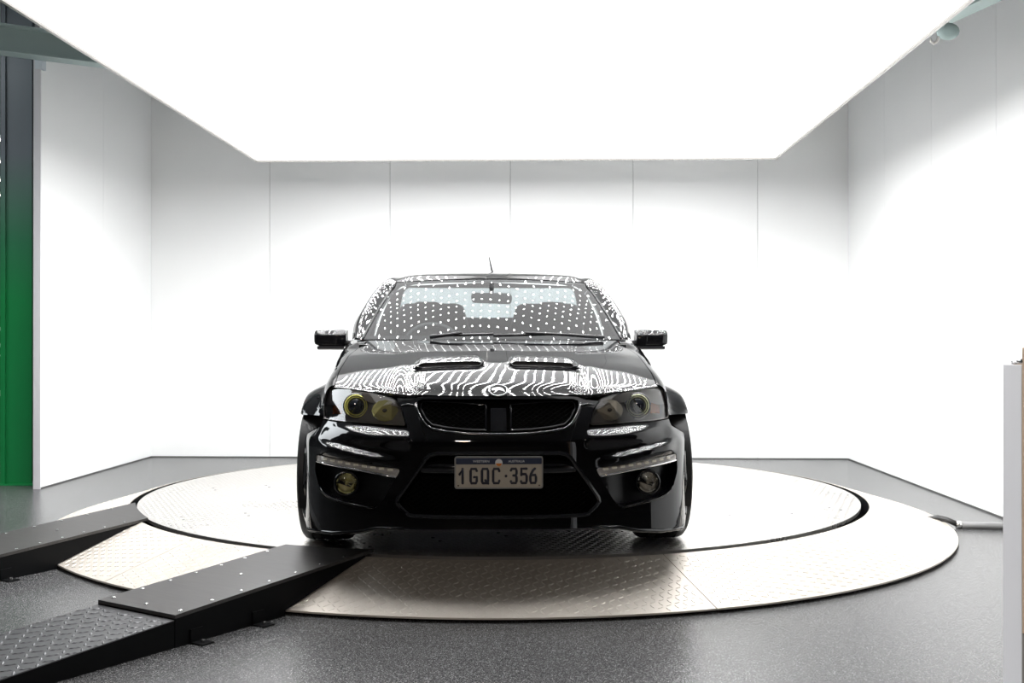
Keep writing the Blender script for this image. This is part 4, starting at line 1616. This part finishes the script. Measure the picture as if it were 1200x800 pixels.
# wipers
for nm, bl, arm in (('a', [(-.335, 1.392), (-.16, 1.372), (.0, 1.366)], [(-.345, 1.402), (-.25, 1.376), (-.17, 1.366)]), ('b', [(.0, 1.366), (.16, 1.372), (.315, 1.39)], [(.62, 1.52), (.42, 1.412), (.17, 1.366)])):
    wp = empty('wiper', (0, 0, 0), 0, car)
    zb = 1.012
    MB().tube([(x, y - .004, zb + .012 + i * .004) for i, (x, y) in enumerate(bl)], .008, 6).build('wiper_blade', M['black_plastic'], wp, smooth=True)
    MB().tube([(x, y - .014, zb + .004 + i * .012) for i, (x, y) in enumerate(arm)], [.012, .009, .006], 6).build('wiper_arm', M['black_plastic'], wp, smooth=True)

# roof aerial
ant = empty('aerial', (0, 0, 0), 0, car)
MB().lathe([(.022, 1.436), (.020, 1.452), (.011, 1.466), (.007, 1.49)], 14, Matrix.Translation((.02, 2.95, 0))).build('aerial_base', M['black_plastic'], ant, smooth=True)
MB().tube([(.02, 2.95, 1.47), (.008, 2.956, 1.53), (-.002, 2.961, 1.58)], [.007, .0055, .004], 8).build('aerial_root', M['black_plastic'], ant, smooth=True)
MB().tube([(-.002, 2.961, 1.58), (-.045, 2.982, 1.80)], .0016, 6).build('aerial_rod', M['satin'], ant, smooth=True)

# ------------------------------------------------------------------ things round the booth
# green steel column beside the left wall's end
gx, gy = cw(-4.03, 8.98)
col = empty('steel_column', (gx, gy, 0))
tag(col, 'green steel column with grey haze painted in higher up, beside the left wall end', 'column')
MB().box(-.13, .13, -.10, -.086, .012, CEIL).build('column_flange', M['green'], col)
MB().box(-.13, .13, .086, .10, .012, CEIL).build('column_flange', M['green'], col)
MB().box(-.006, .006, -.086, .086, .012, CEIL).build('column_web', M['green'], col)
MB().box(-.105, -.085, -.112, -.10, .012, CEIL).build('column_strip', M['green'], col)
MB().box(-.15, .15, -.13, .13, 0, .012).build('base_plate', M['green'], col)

# bracket on top of the left wall's end and the beam over it
br = MB().box(XL - .035, XL + .022, YE - .03, YE + .04, 3.32, 3.42)
o = br.build('wall_bracket', M['dark_ceiling'])
tag(o, 'small grey bracket on the top corner of the left wall', 'bracket')
a_, b_ = Vector(cw(-4.9, 7.75)), Vector(cw(-2.4, 9.25))
d_ = (b_ - a_).normalized()
beam = empty('roof_beam', (a_.x, a_.y, 3.37), math.atan2(d_.y, d_.x))
tag(beam, 'long pale green steel beam crossing above the left wall', 'beam')
L_ = (b_ - a_).length
MB().box(0, L_, -.08, .08, 0, .012).build('beam_flange', M['green_beam'], beam)
MB().box(0, L_, -.08, .08, .20, .212).build('beam_flange', M['green_beam'], beam)
MB().box(0, L_, -.006, .006, .012, .20).build('beam_web', M['green_beam'], beam)
for q in (.3, L_ - .3):
    MB().box(q - .01, q + .01, -.01, .01, .2, CEIL - 3.37).build('beam_hanger', M['dark_ceiling'], beam)
# crane beam at the right with its hook
a_, b_ = Vector((2.25, 7.3)), Vector((2.72, 5.6))
d_ = (b_ - a_).normalized()
cb_ = empty('crane_beam', (a_.x, a_.y, 3.10), math.atan2(d_.y, d_.x))
tag(cb_, 'mint green crane beam above the right wall, near the light box', 'beam')
L_ = (b_ - a_).length
MB().box(0, L_, -.06, .06, 0, .012).build('beam_flange', M['green_beam'], cb_)
MB().box(0, L_, -.06, .06, .15, .162).build('beam_flange', M['green_beam'], cb_)
MB().box(0, L_, -.006, .006, .012, .15).build('beam_web', M['green_beam'], cb_)
for q in (.2, L_ - .2):
    MB().box(q - .01, q + .01, -.01, .01, .16, CEIL - 3.10).build('beam_hanger', M['dark_ceiling'], cb_)
hkx, hky = cw(2.475, 6.2)
hk = empty('hoist_hook', (hkx, hky, 2.92))
tag(hk, 'small green hoist block with a steel hook at the light box edge', 'hook')
MB().lathe([(.0, -.045), (.03, -.04), (.048, -.01), (.048, .02), (.03, .05), (.0, .055)], 16, Matrix.Rotation(PI / 2, 4, 'X') @ Matrix.Diagonal((1.3, 1, .6, 1))).build('hoist_block', M['green_beam'], hk, smooth=True)
MB().tube([(-.04, 0, -.02), (-.055, 0, -.035), (-.06, 0, -.055), (-.078, 0, -.066), (-.094, 0, -.055), (-.096, 0, -.035)], [.006, .008, .009, .009, .008, .004], 8).build('hook', M['satin'], hk, smooth=True)
MB().tube([(0, 0, .05), (0, 0, CEIL - 2.93)], .006, 6).build('hoist_chain', M['satin'], hk)

# cable conduit on the floor at the right
cd = empty('floor_conduit', (0, 0, 0))
tag(cd, 'grey conduit with black hose end on the floor by the turntable skirt', 'conduit')
p0, p1 = cw(2.73, 6.83), cw(3.05, 6.74)
p2 = (XR - .02, p1[1] - .0)
c0, c1, c2 = cw(2.62, 6.95), cw(2.69, 6.90), cw(2.765, 6.80)
MB().tube([(*c0, .03), (*c1, .05), (*cw(2.73, 6.85), .045), (*c2, .028)], .018, 8).build('hose', M['hose'], cd, smooth=True)
MB().tube([(*c2, .022), (p2[0], p2[1], .022)], .022, 10).build('conduit_pipe', M['conduit'], cd, smooth=True)
MB().tube([(*c2, .024), (c2[0] + .03, c2[1] - .004, .024)], .024, 10).build('conduit_collar', M['galv'], cd, smooth=True)

# grey cabinet with a timber board close to the camera at the right
kx_, ky_ = cw(1.35, 2.894)
kb = empty('cabinet', (kx_, ky_, 0), PSI)
tag(kb, 'pale grey cabinet with brown timber board and chrome bracket at the right edge', 'cabinet')
MB().box(0, .11, 0, .112, 0, 1.092).build('cabinet_body', M['grey_cabinet'], kb, bevel=.002)
MB().box(.0, .14, -.06, -.001, .382, 1.138).build('timber_board', M['timber'], kb, bevel=.002)
MB().tube([(.006, .05, 1.100), (.006, .02, 1.102), (.006, -.006, 1.102)], .0075, 8).build('chrome_bracket', M['chrome'], kb, smooth=True)
MB().box(.0, .03, .045, .06, 1.092, 1.102).build('bracket_foot', M['chrome'], kb)

# strip lamps and a machine in the dim hall behind the column
for i, (v_, d_) in enumerate(((165, 10.4), (190.5, 11.6), (212, 12.9), (229.5, 14.2))):
    z_ = CAMZ + (403 - v_) / 1280 * d_
    e_x, e_y = cw((4.2 - 600) / 1280 * d_, d_)
    tl = empty('tube_lamp', (e_x, e_y, z_))
    tag(tl, 'thin white tube lamp at the left picture edge, %s of the four from the top' % ['first', 'second', 'third', 'lowest'][i], 'lamp', 'tube lamps in the dark hall')
    MB().box(-1.2, 0, -.02, .02, 0, .02).build('lamp_tube', M['tube_glow'], tl)
    MB().box(-1.2, 0, -.03, .03, .02, .05).build('lamp_housing', M['sign_white'], tl)
    for q in (-1.0, -.2):
        MB().tube([(q, 0, .05), (q, 0, CEIL - z_)], .004, 5).build('lamp_wire', M['hose'], tl)
mx_, my_ = cw(-598 / 1280 * 11.5, 11.5)
mc = empty('machine', (mx_, my_, 0))
tag(mc, 'dark machine with a white ring, just showing at the left edge behind the column', 'machine')
MB().box(-1.0, .02, 0, .6, 0, 1.45).build('machine_body', M['ramp_black'], mc, bevel=.02)
MB().tube([(-.07 + .09 * math.cos(a), -.015, 1.22 + .12 * math.sin(a)) for a in [2 * PI * k / 24 for k in range(24)]], .012, 8, closed=True).build('machine_ring', M['sign_white'], mc, smooth=True)
MB().box(-.9, .025, -.012, 0, 1.02, 1.035).build('machine_rail', M['satin'], mc)
MB().box(-.9, .025, -.012, 0, .60, .66).build('machine_rail', M['satin'], mc)
